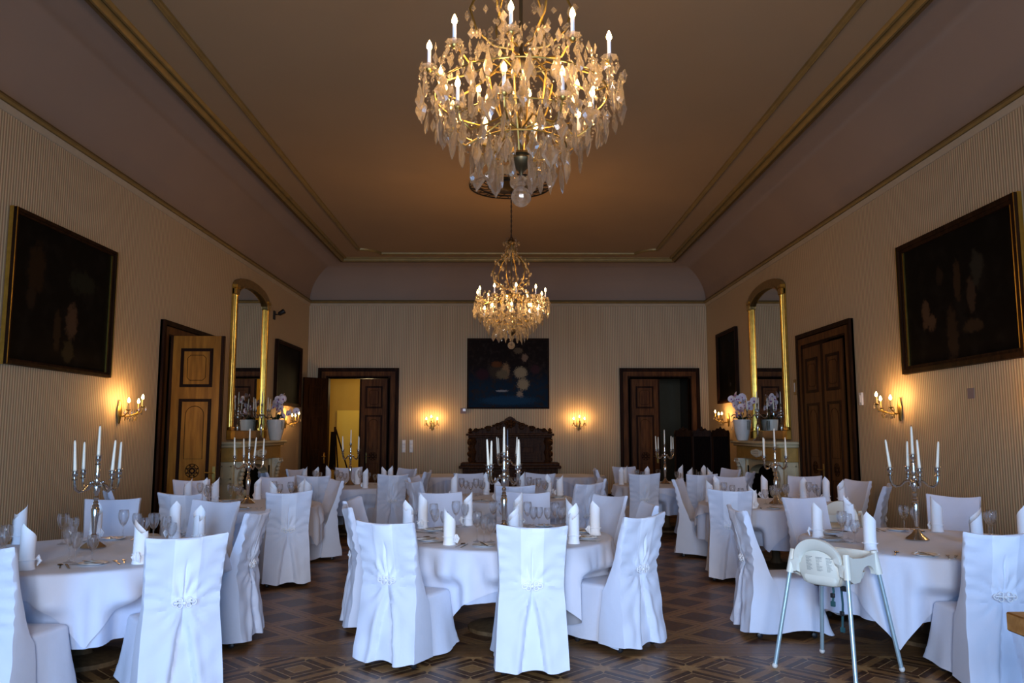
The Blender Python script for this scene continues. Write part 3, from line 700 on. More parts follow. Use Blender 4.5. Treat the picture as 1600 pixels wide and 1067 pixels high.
ez = empty('easel', (-3.93, 18.35, 0), R(-68)); tag(ez, 'black easel carrying a dark board in front of the open double door', 'easel')
for a, b in (((-.30, .10, 0), (-.04, .0, 1.75)), ((.30, .10, 0), (.04, .0, 1.75)), ((0, .55, 0), (0, .02, 1.70))):
    mb = MB(); mb.tube([a, b], .018, 6); mb.build('leg', M['wood_dark'], ez)
mb = MB(); mb.box((-.34, -.10, .80), (.34, .06, .84), bev=.004); mb.build('ledge', M['wood_dark'], ez)
mb = MB(); mb.box((-.28, 0, 0), (.28, .02, .80), bev=.004); bd = mb.build('display_board', M['soot'], None, loc=(-3.93-.070*sin(R(68)), 18.35-.070*cos(R(68)), .8425)); bd.rotation_euler = (R(-2), 0, R(-68)); tag(bd, 'dark display board leaning on the black easel', 'board')
# ------------------------------------------------------------------ covered chairs
def interp(tab, z):
    for (z0, a), (z1, b) in zip(tab, tab[1:]):
        if z <= z1: return lerp(a, b, sstep(z0, z1, z) if z > z0 else 0) if False else lerp(a, b, max(0, (z-z0)/(z1-z0)))
    return tab[-1][1]
HW = [(.05, .248), (.30, .237), (.47, .228), (.60, .218), (.75, .222), (1.0, .236)]
YR = [(.05, -.335), (.30, -.298), (.56, -.268), (.66, -.272), (.85, -.312), (1.0, -.352)]
YF = [(.05, -.07), (.44, -.10), (.49, -.135), (.70, -.215), (1.0, -.318)]
def chair_proto(seed):
    rg = random.Random(seed); ph = [rg.uniform(0, TAU) for _ in range(8)]
    o = empty('covered_chair')
    us = [math.copysign(abs(s)**1.45, s) for s in [-1+2*i/34 for i in range(35)]]
    zs = [.05+.95*(k/44) for k in range(45)]; HT = .972; mb = MB(); rings = []
    lean = rg.uniform(-.006, .006)
    for z in zs:
        hw, yr, yf = interp(HW, z), interp(YR, z), interp(YF, z); ring = []
        for u in us:
            x = u*hw; d = 0; r = math.hypot(x-lean, (z-.595)*1.0)
            if .60 < z < .90: d += .016*math.exp(-((x-lean)/.007)**2)*sstep(.90, .80, z)
            if abs(x) < .078 and z > .60: d -= .005
            if z < .60:
                t = (.60-z)/.55; wv = .012+.082*t**.85; a = abs(x-lean)
                d += .034*sstep(wv, wv-.018, a)*min(1, t*4) - .014*math.exp(-((a-wv-.02)/.022)**2)*min(1, t*3)
                d -= .010*sin(u*9+ph[0])*t*t*sstep(.3, .8, abs(u))
            d += .014*math.exp(-(r/.05)**2)
            an = math.atan2(z-.595, abs(x)+1e-4)
            d += .0085*sin(an*13+ph[1])*math.exp(-((r-.11)/.075)**2)
            d += .0075*sin(z*78+u*3+ph[2])*sstep(.45, 1, abs(u))*sstep(.52, .62, z)*sstep(1.0, .93, z)
            d += .004*sin(z*17+u*5+ph[3])+.003*sin(z*31-u*7+ph[4])
            zz = z*HT+.024*u*u*sstep(.72, 1, z)-.006*sin((u+1)*2+ph[5])*sstep(.9, 1, z)
            if z < .2: zz += .010*sin(u*6+ph[6])*sstep(.2, .05, z)
            ring.append((x, yr+d+.022*u*u, zz))
        # side bulge and inner face
        ring.append((hw+.008, lerp(yr, yf, .45)+.02, ring[-1][2]))
        for u in us[::-1]:
            x = u*(hw-.004); zz = z*HT+.024*u*u*sstep(.72, 1, z)-.006*sin((u+1)*2+ph[5])*sstep(.9, 1, z)
            ring.append((x, yf+.03*u*u+.003*sin(z*20+u*4+ph[7]), zz))
        ring.append((-hw-.008, lerp(yr, yf, .45)+.02, ring[-1][2]))
        rings.append(ring)
    top = []
    for (x, y, z) in rings[-1]: top.append((x*.985, lerp(y, (interp(YR, 1)+interp(YF, 1))/2+.02*(x/.236)**2, .35), z+.009))
    rings.append(top); mb.loft(rings, True)
    n = len(us); base = len(mb.v)-len(top)
    for i in range(n-1):
        j = 2*n-i   # matching front vertex
        mb.f.append((base+i, base+i+1, base+j-1, base+j)); mb.mi.append(0)
    nn = len(top)
    for k in range(len(rings)-1):      # the doubled band down the outer back
        for i in range(n-1):
            xm = (us[i]+us[i+1])/2*interp(HW, zs[min(k, 44)])
            if abs(xm) < .074 and zs[min(k, 44)] > .595: mb.mi[k*nn+i] = 1
    mb.build('back_cover', [M['cover'], M['band']], o, angle=50)
    # seat cover: rounded skirt
    def ring(hx, y0, y1, z, wav, rad=.06):
        P = []; nside = 12; pts = []
        cs = ((hx-rad, y1-rad, 0), (-hx+rad, y1-rad, 90), (-hx+rad, y0+.01, 180), (hx-rad, y0+.01, 270))
        for i, (cx, cy, a0) in enumerate(cs):
            r = rad if i < 2 else .01
            for k in range(7): a = R(a0+90*k/6); pts.append((cx+r*cos(a), cy+r*sin(a)))
            nx = cs[(i+1) % 4]; r2 = rad if (i+1) % 4 < 2 else .01; a = R(a0+90)
            p0 = pts[-1]; p1 = (nx[0]+r2*cos(R(nx[2])), nx[1]+r2*sin(R(nx[2])))
            for k in range(1, nside): pts.append((lerp(p0[0], p1[0], k/nside), lerp(p0[1], p1[1], k/nside)))
        for i, (x, y) in enumerate(pts):
            L = math.hypot(x, y-.05); s = i/len(pts)*TAU
            w = wav*(.55*sin(s*9+ph[1])+.45*sin(s*5+ph[2])+.6*math.exp(-((abs(x)-hx)/.05)**2-((y-y1)/.06)**2))
            P.append((x+x/L*w, y+(y-.05)/L*w, z+(.014*sin(s*4+ph[3])+.008*sin(s*7+ph[4]) if wav > .02 else 0)))
        return P
    mb = MB(); RG = []
    for k in range(12):
        t = k/11; z = .05+t*.385
        RG.append(ring(lerp(.266, .233, t**.7), -.22, lerp(.345, .265, t**.7), z, .026*(1-t)**1.1))
    RG += [ring(.231, -.22, .262, .448, 0), ring(.222, -.22, .252, .461, 0), ring(.19, -.22, .22, .468, 0), ring(.10, -.16, .12, .473, 0, .05)]
    mb.loft(RG, True); m = len(RG[0]); mb.f.append(tuple(len(mb.v)-m+i for i in range(m))); mb.mi.append(0)
    mb.build('seat_cover', M['cover'], o, angle=55)
    mb = MB()
    for sx in (-1, 1):
        for cx, cz, r in ((.026, .016, .015), (.026, -.014, .015), (.052, .002, .017)):
            mb.torus(r, .0045, 12, 5, T=Tm((lean+sx*cx, -.284, .595+cz)), axis='y')
        mb.tube([(lean, -.284, .595), (lean+sx*.03, -.290, .60), (lean+sx*.06, -.284, .598)], .005, 5)
    mb.ball((lean, -.290, .595), (.012, .010, .012), 8, 6); mb.build('cord_knot', M['cord'], o)
    for sx in (-1, 1):
        for y in (-.215, .22):
            mb = MB(); mb.lathe([(.014, .045), (.018, .2), (.018, .26)], 8, c=(sx*.19, y, 0)); lg = mb.build('leg', M['wood_dark'], o)
            mb = MB(); mb.lathe([(.008, -.02), (.022, -.012), (.024, 0), (.022, .012), (.008, .02)], 12, T=Tm((sx*.19, y+.006, .0245), 0, R(90), 0)); mb.lathe([(.012, .02), (.014, .06)], 8, c=(sx*.19, y, 0)); mb.build('caster', M['rubber'], lg)
    return o
CH = [chair_proto(s) for s in (11, 12, 13)]

# ------------------------------------------------------------------ tables: centre, radius, overlay turn, candelabrum, chairs (middle of the top rail, optional facing)
TB = {
 'a': dict(name='the central front table', c=(-.03, 6.90), r=.88, rot=4, hem=.40, ov=1.34, can=(-.03, 7.08, -4), seed=1, ch=[
    ((.16, 5.22), (-.03, 1)), ((-.83, 5.44), (.42, .91)), ((-1.32, 6.60), (.96, .27)), ((-1.42, 7.32), (.99, -.12)), ((-.68, 8.14),), ((.20, 8.18), (.12, -1)), ((1.0, 7.75), (-.82, -.57)), ((1.22, 6.84), (-.98, -.10)), ((1.01, 5.88), (-.66, .75))]),
 'b': dict(name='the leftmost front table', c=(-3.05, 5.95), r=.92, rot=73, hem=.47, ov=1.07, can=(-3.11, 6.16, 15), seed=2, ch=[
    ((-2.80, 4.28), (.08, 1)), ((-1.84, 4.73), (-.55, .83)), ((-1.86, 6.16), (-.99, .05)), ((-3.57, 7.38),), ((-2.55, 7.17), (-.22, -.97))]),
 'c': dict(name='the rightmost front table', c=(3.34, 6.50), r=.93, rot=6, hem=.46, ov=1.20, can=(3.31, 6.58, 32), seed=3, ch=[
    ((1.79, 6.44), (1, .0)), ((2.73, 7.52), (.30, -.95)), ((4.23, 7.69),), ((2.97, 4.86), (.10, 1))]),
 'd': dict(name='the table before the golden door', c=(-3.18, 9.85), r=.88, rot=32, hem=.43, can=(-3.17, 9.93, -7), seed=4, ch=[
    ((-3.22, 7.97), (.12, .99)), ((-2.2, 8.21), (-.35, .93)), ((-2.13, 10.24), (-.85, -.52)), ((-4.01, 10.30), (.62, -.78)), ((-3.12, 11.05),), ((-4.25, 8.6), (.85, .5))]),
 'e': dict(name='the table before the brown door', c=(3.26, 9.92), r=.88, rot=22, hem=.43, can=(3.26, 9.83, -18), seed=5, ch=[
    ((2.17, 10.45), (.90, -.42)), ((2.32, 8.45), (.22, .97)), ((3.03, 11.1),), ((4.12, 11.2), (-.55, -.83)), ((4.33, 9.18), (-.85, .52)), ((4.42, 10.16), (-.95, -.3))]),
 'f': dict(name='the far table near the easel', c=(-2.62, 13.30), r=.85, rot=30, hem=.40, can=(-2.60, 13.40, 11), seed=6, ch=[
    ((-2.71, 11.28), (.0, 1)), ((-1.63, 11.61), (-.45, .89)), ((-3.50, 13.30), (.9, -.4)), ((-2.74, 14.0),), ((-1.66, 13.6),), ((-3.72, 12.25), (.85, .53)), ((-1.21, 12.55), (-.99, .12))]),
 'g': dict(name='the far table before the screen', c=(2.66, 13.60), r=.85, rot=65, hem=.42, can=(2.68, 13.75, -19), seed=7, ch=[
    ((2.00, 11.80), (.02, 1)), ((2.80, 11.62), (-.06, 1)), ((2.04, 14.25),), ((3.72, 13.38), (-.9, -.42)), ((3.72, 12.28), (-.87, .5)), ((1.42, 13.25), (1, -.05))]),
 'h': dict(name='the table under the far chandelier', c=(-.02, 10.92), r=.86, rot=5, hem=.42, can=(.0, 10.98, -3), seed=8, ch=[
    ((-.58, 11.95),), ((.49, 11.95),), ((.09, 9.15), (-.05, 1)), ((-1.18, 9.97), (.85, .52)), ((-1.30, 11.02), (.98, -.2)), ((.98, 9.55), (-.66, .75)), ((1.27, 10.6), (-1, -.05))]),
 'i': dict(name='the small left table by the cabinet', c=(-1.36, 16.5), r=.66, rot=20, hem=.5, can=None, seed=9, ch=[]),
 'j': dict(name='the small right table by the cabinet', c=(1.30, 16.45), r=.66, rot=60, hem=.5, can=None, seed=10, ch=[]),
}
ZTOP = .76
def norm(v): L = math.hypot(*v); return (v[0]/L, v[1]/L)
chairs = {}
ci = 0
for key, t in TB.items():
    out = []
    for cdef in t['ch']:
        bt = (cdef[0][0]*1.049, cdef[0][1]*1.049); f = norm(cdef[1] if len(cdef) > 1 else (t['c'][0]-bt[0], t['c'][1]-bt[1]))
        o = (bt[0]+f[0]*.335, bt[1]+f[1]*.335); out.append((o, f, bt))
    chairs[key] = out
    # labels run clockwise (seen from above) from the chair nearest the camera
    cx, cy = t['c']
    if not out: continue
    order = sorted(out, key=lambda q: q[2][1])[0]
    a0 = math.atan2(order[2][1]-cy, order[2][0]-cx)
    srt = sorted(out, key=lambda q: (a0-math.atan2(q[2][1]-cy, q[2][0]-cx)) % TAU if q is not order else -1)
    for k, (o, f, bt) in enumerate(srt):
        lab = ('white covered chair at %s, the one nearest the windows' % t['name']) if k == 0 else 'white chair, %s clockwise from the nearest one, at %s' % (ORD[k], t['name'])
        if len(srt) == 1: lab = 'white covered chair standing alone before %s' % t['name']
        spawn(CH[ci % 3], (o[0], o[1], 0), math.atan2(f[1], f[0])-PI/2, lab, 'chair', 'white covered chairs round the tables'); ci += 1

def fold(phi, t, p):
    w = .65*(2*abs(cos(p[0]*phi/2+p[1]))-1)+.35*(2*abs(cos(p[2]*phi/2+p[3]))-1)
    return .052*sstep(0, .20, t)*w + .03*t
def cloth_mesh(t, key, over, rg_):
    cx, cy = t['c']; r0 = t['r']; p = t['p']; NP = 240; ang0 = R(t['rot']); a = r0*t.get('ov', 1.09)
    top = [.02, .3*r0, .6*r0, .85*r0, .96*r0]; ND = 18
    rows = []
    def drop(phi):
        if not over: return t['hem']+.012*sin(phi*3+p[1])
        q = (phi-ang0+PI/4) % (PI/2)-PI/4
        return min(a/cos(q)-r0, .66)
    for r in top: rows.append([(r*cos(TAU*i/NP), r*sin(TAU*i/NP), .004 if over else 0) for i in range(NP)])
    SS = [.004, .012]+[.026*k for k in range(1, 27)]
    if not over: SS = [q for q in SS if q < t['hem']+.03]
    for k, sk in enumerate(SS):
        row = []
        for i in range(NP):
            phi = TAU*i/NP; s = min(sk, drop(phi)+k*2e-4)
            rr = r0+.012*min(1, s/.02)+fold(phi, s, p)+(.020*min(1, s/.012) if over else 0); z = -max(0, s-.008)*.985-min(1, s/.01)*.004+(.004 if over else 0)
            x, y = rr*cos(phi), rr*sin(phi)
            for (o, f, bt) in chairs[key]:      # seats push the hanging cloth inward
                wx, wy = x+cx-o[0]-(.02*cos(phi) if over else 0), y+cy-o[1]-(.02*sin(phi) if over else 0); lx = wx*f[1]-wy*f[0]; ly = wx*f[0]+wy*f[1]; zz = ZTOP+z-(.004 if over else .006)
                lim = lerp(.365, .29, sstep(.05, .46, zz))
                if abs(lx) < .40 and -.35 < ly < lim:
                    wgt = sstep(.40, .27, abs(lx))*sstep(.585, .47, zz); q = (lim-ly)*wgt/max(.6, -(f[0]*cos(phi)+f[1]*sin(phi)))
                    x -= cos(phi)*q; y -= sin(phi)*q
            row.append((x, y, z))
        rows.append(row)
    mb = MB(); mb.loft(rows, True); mb.f.append(tuple(range(NP))[::-1]); mb.mi.append(0)
    return mb
for key, t in TB.items():
    rg = random.Random(t['seed']); t['p'] = (rg.choice((16, 17, 19)), rg.uniform(0, 6), rg.choice((25, 27, 29)), rg.uniform(0, 6))
    cx, cy = t['c']
    o = empty('round_table', (cx, cy, 0)); tag(o, 'round wooden table hidden by the white cloths of %s' % t['name'], 'table', 'round tables')
    mb = MB(); mb.lathe([(t['r']-.05, .70), (t['r']-.035, .71), (t['r']-.035, .735), (t['r']-.05, .742)], 40); mb.build('tabletop', M['tabletop'], o)
    mb = MB(); mb.lathe([(.30, 0), (.30, .03), (.08, .06), (.05, .12), (.05, .64), (.16, .70)], 16); mb.build('pedestal', M['tabletop'], o)
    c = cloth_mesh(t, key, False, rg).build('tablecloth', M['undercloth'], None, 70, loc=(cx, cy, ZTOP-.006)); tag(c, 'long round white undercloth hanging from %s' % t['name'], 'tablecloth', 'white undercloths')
    c = cloth_mesh(t, key, True, rg).build('square_tablecloth', M['cloth'], None, 70, loc=(cx, cy, ZTOP-.004)); tag(c, 'square white top cloth with hanging corners over %s' % t['name'], 'tablecloth', 'square white top cloths')
ZS = ZTOP+.0015      # where things stand on the cloth

# ------------------------------------------------------------------ napkins, glasses, plates, cutlery
def napkin_mesh(seed):
    rg = random.Random(seed); mb = MB(); N = 58; turns = 1.55; h = rg.uniform(.285, .315); cut = rg.uniform(.115, .14)
    rows = []
    for k in range(13):
        t = k/12; row = []
        for i in range(N+1):
            s = i/N; a = TAU*turns*s; r = .049-.011*(1-s)+.002*sin(a*2)+.006*max(0, .12-t)/.12
            if s > .35: q = (s-.35)/.65; zt = h-cut*abs(2*((q+.5) % 1)-1)**.85 if False else h-cut*(2*abs(q-.5))**.85
            else: zt = h-cut*.55-.05*(1-s/.35)
            zz = zt*t; r *= 1+.03*sin(t*5+a)
            if .15 < t < .25: r *= .96
            row.append((r*cos(a), r*sin(a), zz))
        rows.append(row)
    mb.loft(rows, False)
    return mb.mesh('napkin', M['napkin'], 60)
NAPK = [napkin_mesh(s) for s in range(4)]
bd = MB(); bd.torus(.0525, .004, 30, 6, c=(0, 0, .062))
for q in range(5):
    a = q*.5-1; bd.tube([(.05, 0, .062), (.066, .010*a, .066+.012*sin(q*2)), (.074, .024*a, .05), (.062, .02*a, .030-.004*q)], [.004, .008, .009, .004], 6)
BAND = bd.mesh('ruffled_band', M['napkin'], 50)
def glass_mesh(name, h, br, b0):
    p = [(.001, .0035), (.034, .002), (.035, .003), (.018, .007), (.006, .014), (.0045, .03), (.0045, b0*h-.012), (.007, b0*h)]
    for k in range(1, 9):
        t = k/8; p.append((br*(sin(PI*(.10+.56*t))/1.0)*(1 if t < .6 else 1-.10*(t-.6)), b0*h+(1-b0)*h*t))
    p += [(max(r-.0016, .0008), z+.0012*(k == 0)) for k, (r, z) in enumerate(p[:6:-1])][0:8]+[(.0008, b0*h+.004)]
    mb = MB(); rings = [[(r*cos(TAU*i/18), r*sin(TAU*i/18), z) for i in range(18)] for r, z in p]; mb.loft(rings, True, cap=True)
    return mb.mesh(name, M['glass'], 60)
GLS = [('tall', glass_mesh('wine_glass_tall', .235, .043, .46)), ('medium', glass_mesh('wine_glass_medium', .205, .039, .47)), ('short', glass_mesh('water_glass_short', .175, .040, .40))]
def plate_mesh():
    mb = MB(); mb.lathe([(.045, 0), (.05, .001), (.088, .011), (.090, .013), (.087, .0135), (.058, .006), (.001, .005)], 30); return mb.mesh('side_plate', M['china'], 50)
PLATE = plate_mesh()
def flat(outline, th=.0026):
    """cutlery outline in x,y extruded upward"""
    mb = MB(); n = len(outline); mb.add([(x, y, .001) for x, y in outline]+[(x, y, .001+th) for x, y in outline], [tuple(range(n))[::-1], tuple(range(n, 2*n))]+[(i, (i+1) % n, (i+1) % n+n, i+n) for i in range(n)]); return mb
knife = flat([(-.005, -.11), (.006, -.11), (.008, -.02), (.006, -.005), (.010, .005), (.010, .09), (.004, .112), (-.003, .118), (-.006, .09), (-.006, 0), (-.006, -.02)]).mesh('table_knife', M['steel'], 0)
fk = [(-.005, -.105), (.005, -.105), (.006, -.07), (.0025, -.02), (.003, .03), (.011, .05), (.0115, .10), (.0085, .10), (.0080, .06), (.0045, .06), (.0045, .10), (.0015, .10), (.0015, .06), (-.0015, .06), (-.0015, .10), (-.0045, .10), (-.0045, .06), (-.0080, .06), (-.0085, .10), (-.0115, .10), (-.011, .05), (-.003, .03), (-.0025, -.02), (-.006, -.07)]
fork = flat(fk).mesh('dinner_fork', M['steel'], 0)
sp = MB(); sp.add(*[(flat([(-.005, -.105), (.005, -.105), (.0025, -.02), (.003, .045), (-.003, .045), (-.0025, -.02)])).v, flat([(-.005, -.105), (.005, -.105), (.0025, -.02), (.003, .045), (-.003, .045), (-.0025, -.02)]).f]); sp.ball((0, .072, .005), (.018, .030, .0045), 14, 6); spoon = sp.mesh('soup_spoon', M['steel'], 50)
def put(name, me, loc, rz, label, cat, group):
    o = bpy.data.objects.new(name, me); COL.objects.link(o); o.location = loc; o.rotation_euler = (0, 0, rz); return tag(o, label, cat, group)

NAP = {'a': [(-.84, 6.91), (-.77, 7.40), (-.45, 6.32), (-.37, 7.62), (.05, 6.43), (.10, 7.50), (.52, 6.39), (.57, 7.31), (.74, 6.90)],
 'b': [(-3.04, 5.2), (-3.80, 6.38), (-3.38, 6.72), (-2.43, 5.44), (-2.72, 6.68), (-2.42, 6.42)],
 'c': [(2.57, 6.75), (3.02, 7.18), (2.64, 5.94), (3.76, 7.12), (3.63, 6.30), (3.97, 6.25)],
 'd': [(-3.92, 9.98), (-3.80, 10.20), (-3.60, 10.02), (-3.20, 10.42), (-2.66, 9.25), (-2.56, 10.12), (-2.44, 9.92)],
 'e': [(2.50, 10.05), (2.68, 10.36), (2.78, 9.20), (3.36, 10.60), (3.78, 10.36), (3.98, 10.12), (4.04, 9.80)],
 'f': [(-3.18, 12.70), (-3.05, 12.95), (-2.86, 12.95), (-2.40, 12.95), (-2.10, 12.0), (-1.98, 13.0), (-1.85, 12.82)],
 'g': [(1.81, 12.86), (1.92, 13.25), (2.28, 13.20), (2.88, 13.45), (2.92, 12.95), (3.20, 13.20), (3.22, 12.85)],
 'h': [(-.72, 10.95), (-.70, 10.65), (-.29, 11.20), (-.12, 10.18), (.20, 11.30), (.56, 11.10), (.70, 10.85)]}
GC = {'a': [[(-.65, 7.18), (-.62, 6.98), (-.55, 7.10)], [(-.47, 7.44), (-.39, 7.46)], [(-.24, 6.47), (-.185, 6.40), (-.13, 6.46)], [(-.13, 7.50), (-.05, 7.55)], [(.18, 7.36), (.23, 7.18), (.29, 7.50)], [(.43, 7.30), (.47, 7.18), (.37, 7.44)]],
 'b': [[(-3.40, 5.56), (-3.36, 5.46)], [(-2.92, 5.47), (-2.84, 5.40), (-2.78, 5.50)], [(-3.45, 6.35), (-3.35, 6.32)], [(-3.11, 6.62), (-3.02, 6.66), (-2.93, 6.60)], [(-2.76, 6.38), (-2.67, 6.40), (-2.56, 6.24)]],
 'c': [[(2.67, 6.49), (2.76, 6.60), (2.73, 6.40)], [(3.44, 7.05), (3.56, 7.10)], [(3.92, 6.58), (4.00, 6.76)]],
 'd': [[(-3.80, 10.05), (-3.72, 10.12), (-3.66, 9.90)], [(-3.34, 9.82), (-3.26, 9.84), (-3.30, 10.06)], [(-2.96, 10.30), (-2.86, 10.22), (-2.90, 10.12)], [(-2.72, 10.20), (-2.68, 10.08)]],
 'e': [[(2.70, 10.10), (2.78, 10.02), (2.86, 9.94)], [(3.11, 9.49), (3.19, 9.55), (3.08, 9.68)], [(3.36, 9.78), (3.42, 9.98), (3.50, 10.16)], [(3.78, 10.15), (3.86, 10.18), (3.82, 9.98)]],
 'f': [[(-3.02, 12.72), (-2.95, 12.75)], [(-2.72, 12.90), (-2.64, 12.84), (-2.60, 12.98)], [(-2.32, 12.75), (-2.18, 12.72), (-2.08, 12.74)]],
 'g': [[(2.10, 13.12), (2.18, 13.10)], [(2.46, 13.20), (2.72, 13.02), (2.80, 13.2)], [(3.04, 13.12), (3.10, 13.02)]],
 'h': [[(-.62, 10.95), (-.56, 10.88), (-.50, 11.05)], [(-.42, 10.85), (-.37, 11.0), (-.34, 11.1)], [(.08, 11.18), (.15, 11.12)], [(.30, 11.22), (.38, 11.18)], [(.42, 10.98), (.49, 10.86), (.52, 11.02)]]}
PLT = {'a': [(-.64, 6.56), (-.18, 6.24), (-.66, 7.22), (.66, 6.70), (.64, 7.12), (.34, 7.52)], 'b': [(-2.72, 5.40), (-3.19, 6.64), (-2.52, 6.36)], 'c': [(2.94, 5.74), (2.78, 7.02), (2.62, 6.60), (3.45, 7.20)],
 'd': [(-3.50, 10.20), (-2.95, 9.12)], 'e': [(3.00, 9.12), (3.66, 10.46)], 'f': [(-2.78, 12.05)], 'g': [(2.2, 12.4)], 'h': [(.66, 10.72), (-.32, 10.10)]}
SH = {'f': 1.055, 'g': 1.05, 'd': 1.014, 'e': 1.012, 'h': 1.018}
for dct in (NAP, PLT):
    for key in dct: dct[key] = [(x*SH.get(key, 1), y*SH.get(key, 1)) for x, y in dct[key]]
for key in GC: GC[key] = [[(x*SH.get(key, 1), y*SH.get(key, 1)) for x, y in g] for g in GC[key]]
for key in NAP:
    t = TB[key]; nm = t['name']; cx, cy = t['c']
    for k, (x, y) in enumerate(sorted(NAP[key], key=lambda q: q[0]/q[1])):
        o = empty('napkin', (x, y, ZS), rnd.uniform(0, TAU)); tag(o, 'white napkin folded upright, %s from the left on %s' % (ORD[k], nm), 'napkin', 'standing napkins')
        a = bpy.data.objects.new('folded_linen', NAPK[(k*3+len(nm)) % 4]); COL.objects.link(a); a.parent = o
        b = bpy.data.objects.new('ruffled_band', BAND); COL.objects.link(b); b.parent = o; b.rotation_euler = (0, 0, rnd.uniform(0, TAU))
    for k, cl in enumerate(sorted(GC[key], key=lambda q: q[0][0]/q[0][1])):
        for i, (x, y) in enumerate(cl):
            sz, me = GLS[i if len(cl) == 3 else i]
            put('wine_glass', me, (x, y, ZS), rnd.uniform(0, 6), '%s wine glass, %s glass cluster from left on %s' % (sz, ORD[k], nm), 'glass', 'wine glasses')
    for k, (x, y) in enumerate(sorted(PLT[key], key=lambda q: q[0]/q[1])):
        th = (ORD[k]+' plate from left on ') if len(PLT[key]) > 1 else 'only plate on '
        put('side_plate', PLATE, (x, y, ZS), 0, ('small white side plate, %s from left on %s' % (ORD[k], nm)) if len(PLT[key]) > 1 else 'only small white side plate on '+nm, 'plate', 'side plates')
        d = norm((cx-x, cy-y)); s = (d[1], -d[0]); rz = math.atan2(d[1], d[0])-PI/2
        put('butter_knife', knife, (x, y, ZS+.0125), rz+.5, 'steel butter knife on the %s%s' % (th, nm), 'knife', 'cutlery')
        if key in 'abcdeh':
            for kind, me, off, fw, tw in (('table_knife', knife, .15, -.02, .04), ('soup_spoon', spoon, .19, .0, -.05), ('long_fork', fork, -.14, .0, .06), ('short_fork', fork, -.185, .03, -.08)):
                px, py = x-s[0]*off+d[0]*fw, y-s[1]*off+d[1]*fw
                if math.hypot(px-cx, py-cy) > t['r']-.05 or any(math.hypot(px-q[0], py-q[1]) < .085 for q in NAP[key]): continue
                o = put(kind, me, (px, py, ZS), rz+tw, 'steel %s beside the %s%s' % (kind.replace('_', ' '), th, nm), kind.split('_')[1], 'cutlery')
                if kind == 'short_fork': o.scale = (.85, .85, 1)

# ------------------------------------------------------------------ candelabra
def candelabrum():
    o = empty('candelabrum'); mb = MB()
    mb.lathe([(.088, 0), (.090, .008), (.080, .018), (.045, .045), (.026, .07), (.018, .085), (.022, .095), (.014, .105), (.017, .13), (.024, .22), (.030, .285), (.022, .30), (.026, .31), (.016, .325), (.020, .335), (.013, .345), (.020, .37), (.012, .385), (.022, .415), (.026, .44), (.024, .465), (.014, .48), (.020, .50), (.012, .52), (.021, .545), (.014, .565), (.018, .59), (.011, .61), (.013, .62)], 16)
    mb.build('stem', M['silver'], o)
    def cup(mb, x, y, z): mb.lathe([(.010, 0), (.024, .005), (.012, .012), (.010, .025), (.020, .036), (.022, .05), (.014, .058), (.024, .066), (.026, .07), (.014, .072)], 12, c=(x, y, z))
    def pan(mb, x, y, z): mb.lathe([(.014, 0), (.042, .004), (.043, .0055), (.014, .0025)], 18, c=(x, y, z))
    mb = MB(); cup(mb, 0, 0, .615); c = mb.build('candle_cup', M['silver'], o); mb = MB(); pan(mb, 0, 0, .688); mb.build('drip_pan', M['glass'], c)
    for k in range(4):
        T = Tm((0, 0, 0), 0, 0, PI/4+PI/2*k); mb = MB()
        P = [(.015, 0, .452), (.045, 0, .472), (.075, 0, .462), (.105, 0, .430), (.140, 0, .422), (.168, 0, .445), (.178, 0, .485), (.178, 0, .512)]
        mb.tube([T @ Vector(p) for p in P], [.009, .009, .010, .009, .010, .010, .009, .009], 8); q = T @ Vector((.178, 0, 0))
        cup(mb, q.x, q.y, .508); q2 = T @ Vector((.05, 0, .485)); mb.ball(q2, .011, 8, 5); a = mb.build('arm', M['silver'], o)
        mb = MB(); pan(mb, q.x, q.y, .581); mb.build('drip_pan', M['glass'], a)
    return o
def taper(h, mat, name):
    mb = MB(); mb.lathe([(.0125, 0), (.0122, .02), (.0085, h-.02), (.006, h-.004), (.001, h)], 10); mb.tube([(0, 0, h-.003), (.002, 0, h+.010)], .0012, 5, 1); return mb.mesh(name, [mat, M['wick']], 50)
TAP = [taper(.225, M['wax'], 'taper_candle'), taper(.21, M['wax'], 'taper_candle'), taper(.22, M['blue_wax'], 'slate_taper_candle')]
CAND = candelabrum()
def set_candelabrum(x, y, z, rot, where, blue=False, lean=.05):
    spawn(CAND, (x, y, z), R(rot), 'tall silver five cup candelabrum standing on '+where, 'candelabrum', 'silver candelabra')
    put('taper_candle', TAP[2 if blue else 0], (x, y, z+.686), 0, ('slate blue' if blue else 'cream')+' candle in centre cup of candelabrum on '+where, 'candle', 'taper candles')
    P = []
    for k in range(4):
        a = R(rot)+PI/4+PI/2*k; P.append((x+.178*cos(a), y+.178*sin(a), a))
    for k, (px, py, a) in enumerate(sorted(P, key=lambda q: q[0]/q[1])):
        o = put('taper_candle', TAP[k % 2], (px, py, z+.579), 0, 'cream candle, %s outer from left in candelabrum on %s' % (ORD[k], where), 'candle', 'taper candles')
        o.rotation_euler = (rnd.uniform(-.04, .04), rnd.uniform(-.04, .04)-lean*cos(a)*(.7 if k % 2 else 1)*-1, 0)
for key, t in TB.items():
    if t['can']: set_candelabrum(t['can'][0], t['can'][1], ZS, t['can'][2], t['name'], key == 'h', .07 if key in 'bc' else .03)
set_candelabrum(XL+.24, 15.02, 1.4705, 8, 'the mantel nearer the golden door')
set_candelabrum(XR-.24, 14.80, 1.4705, 20, 'the mantel nearer the brown door')

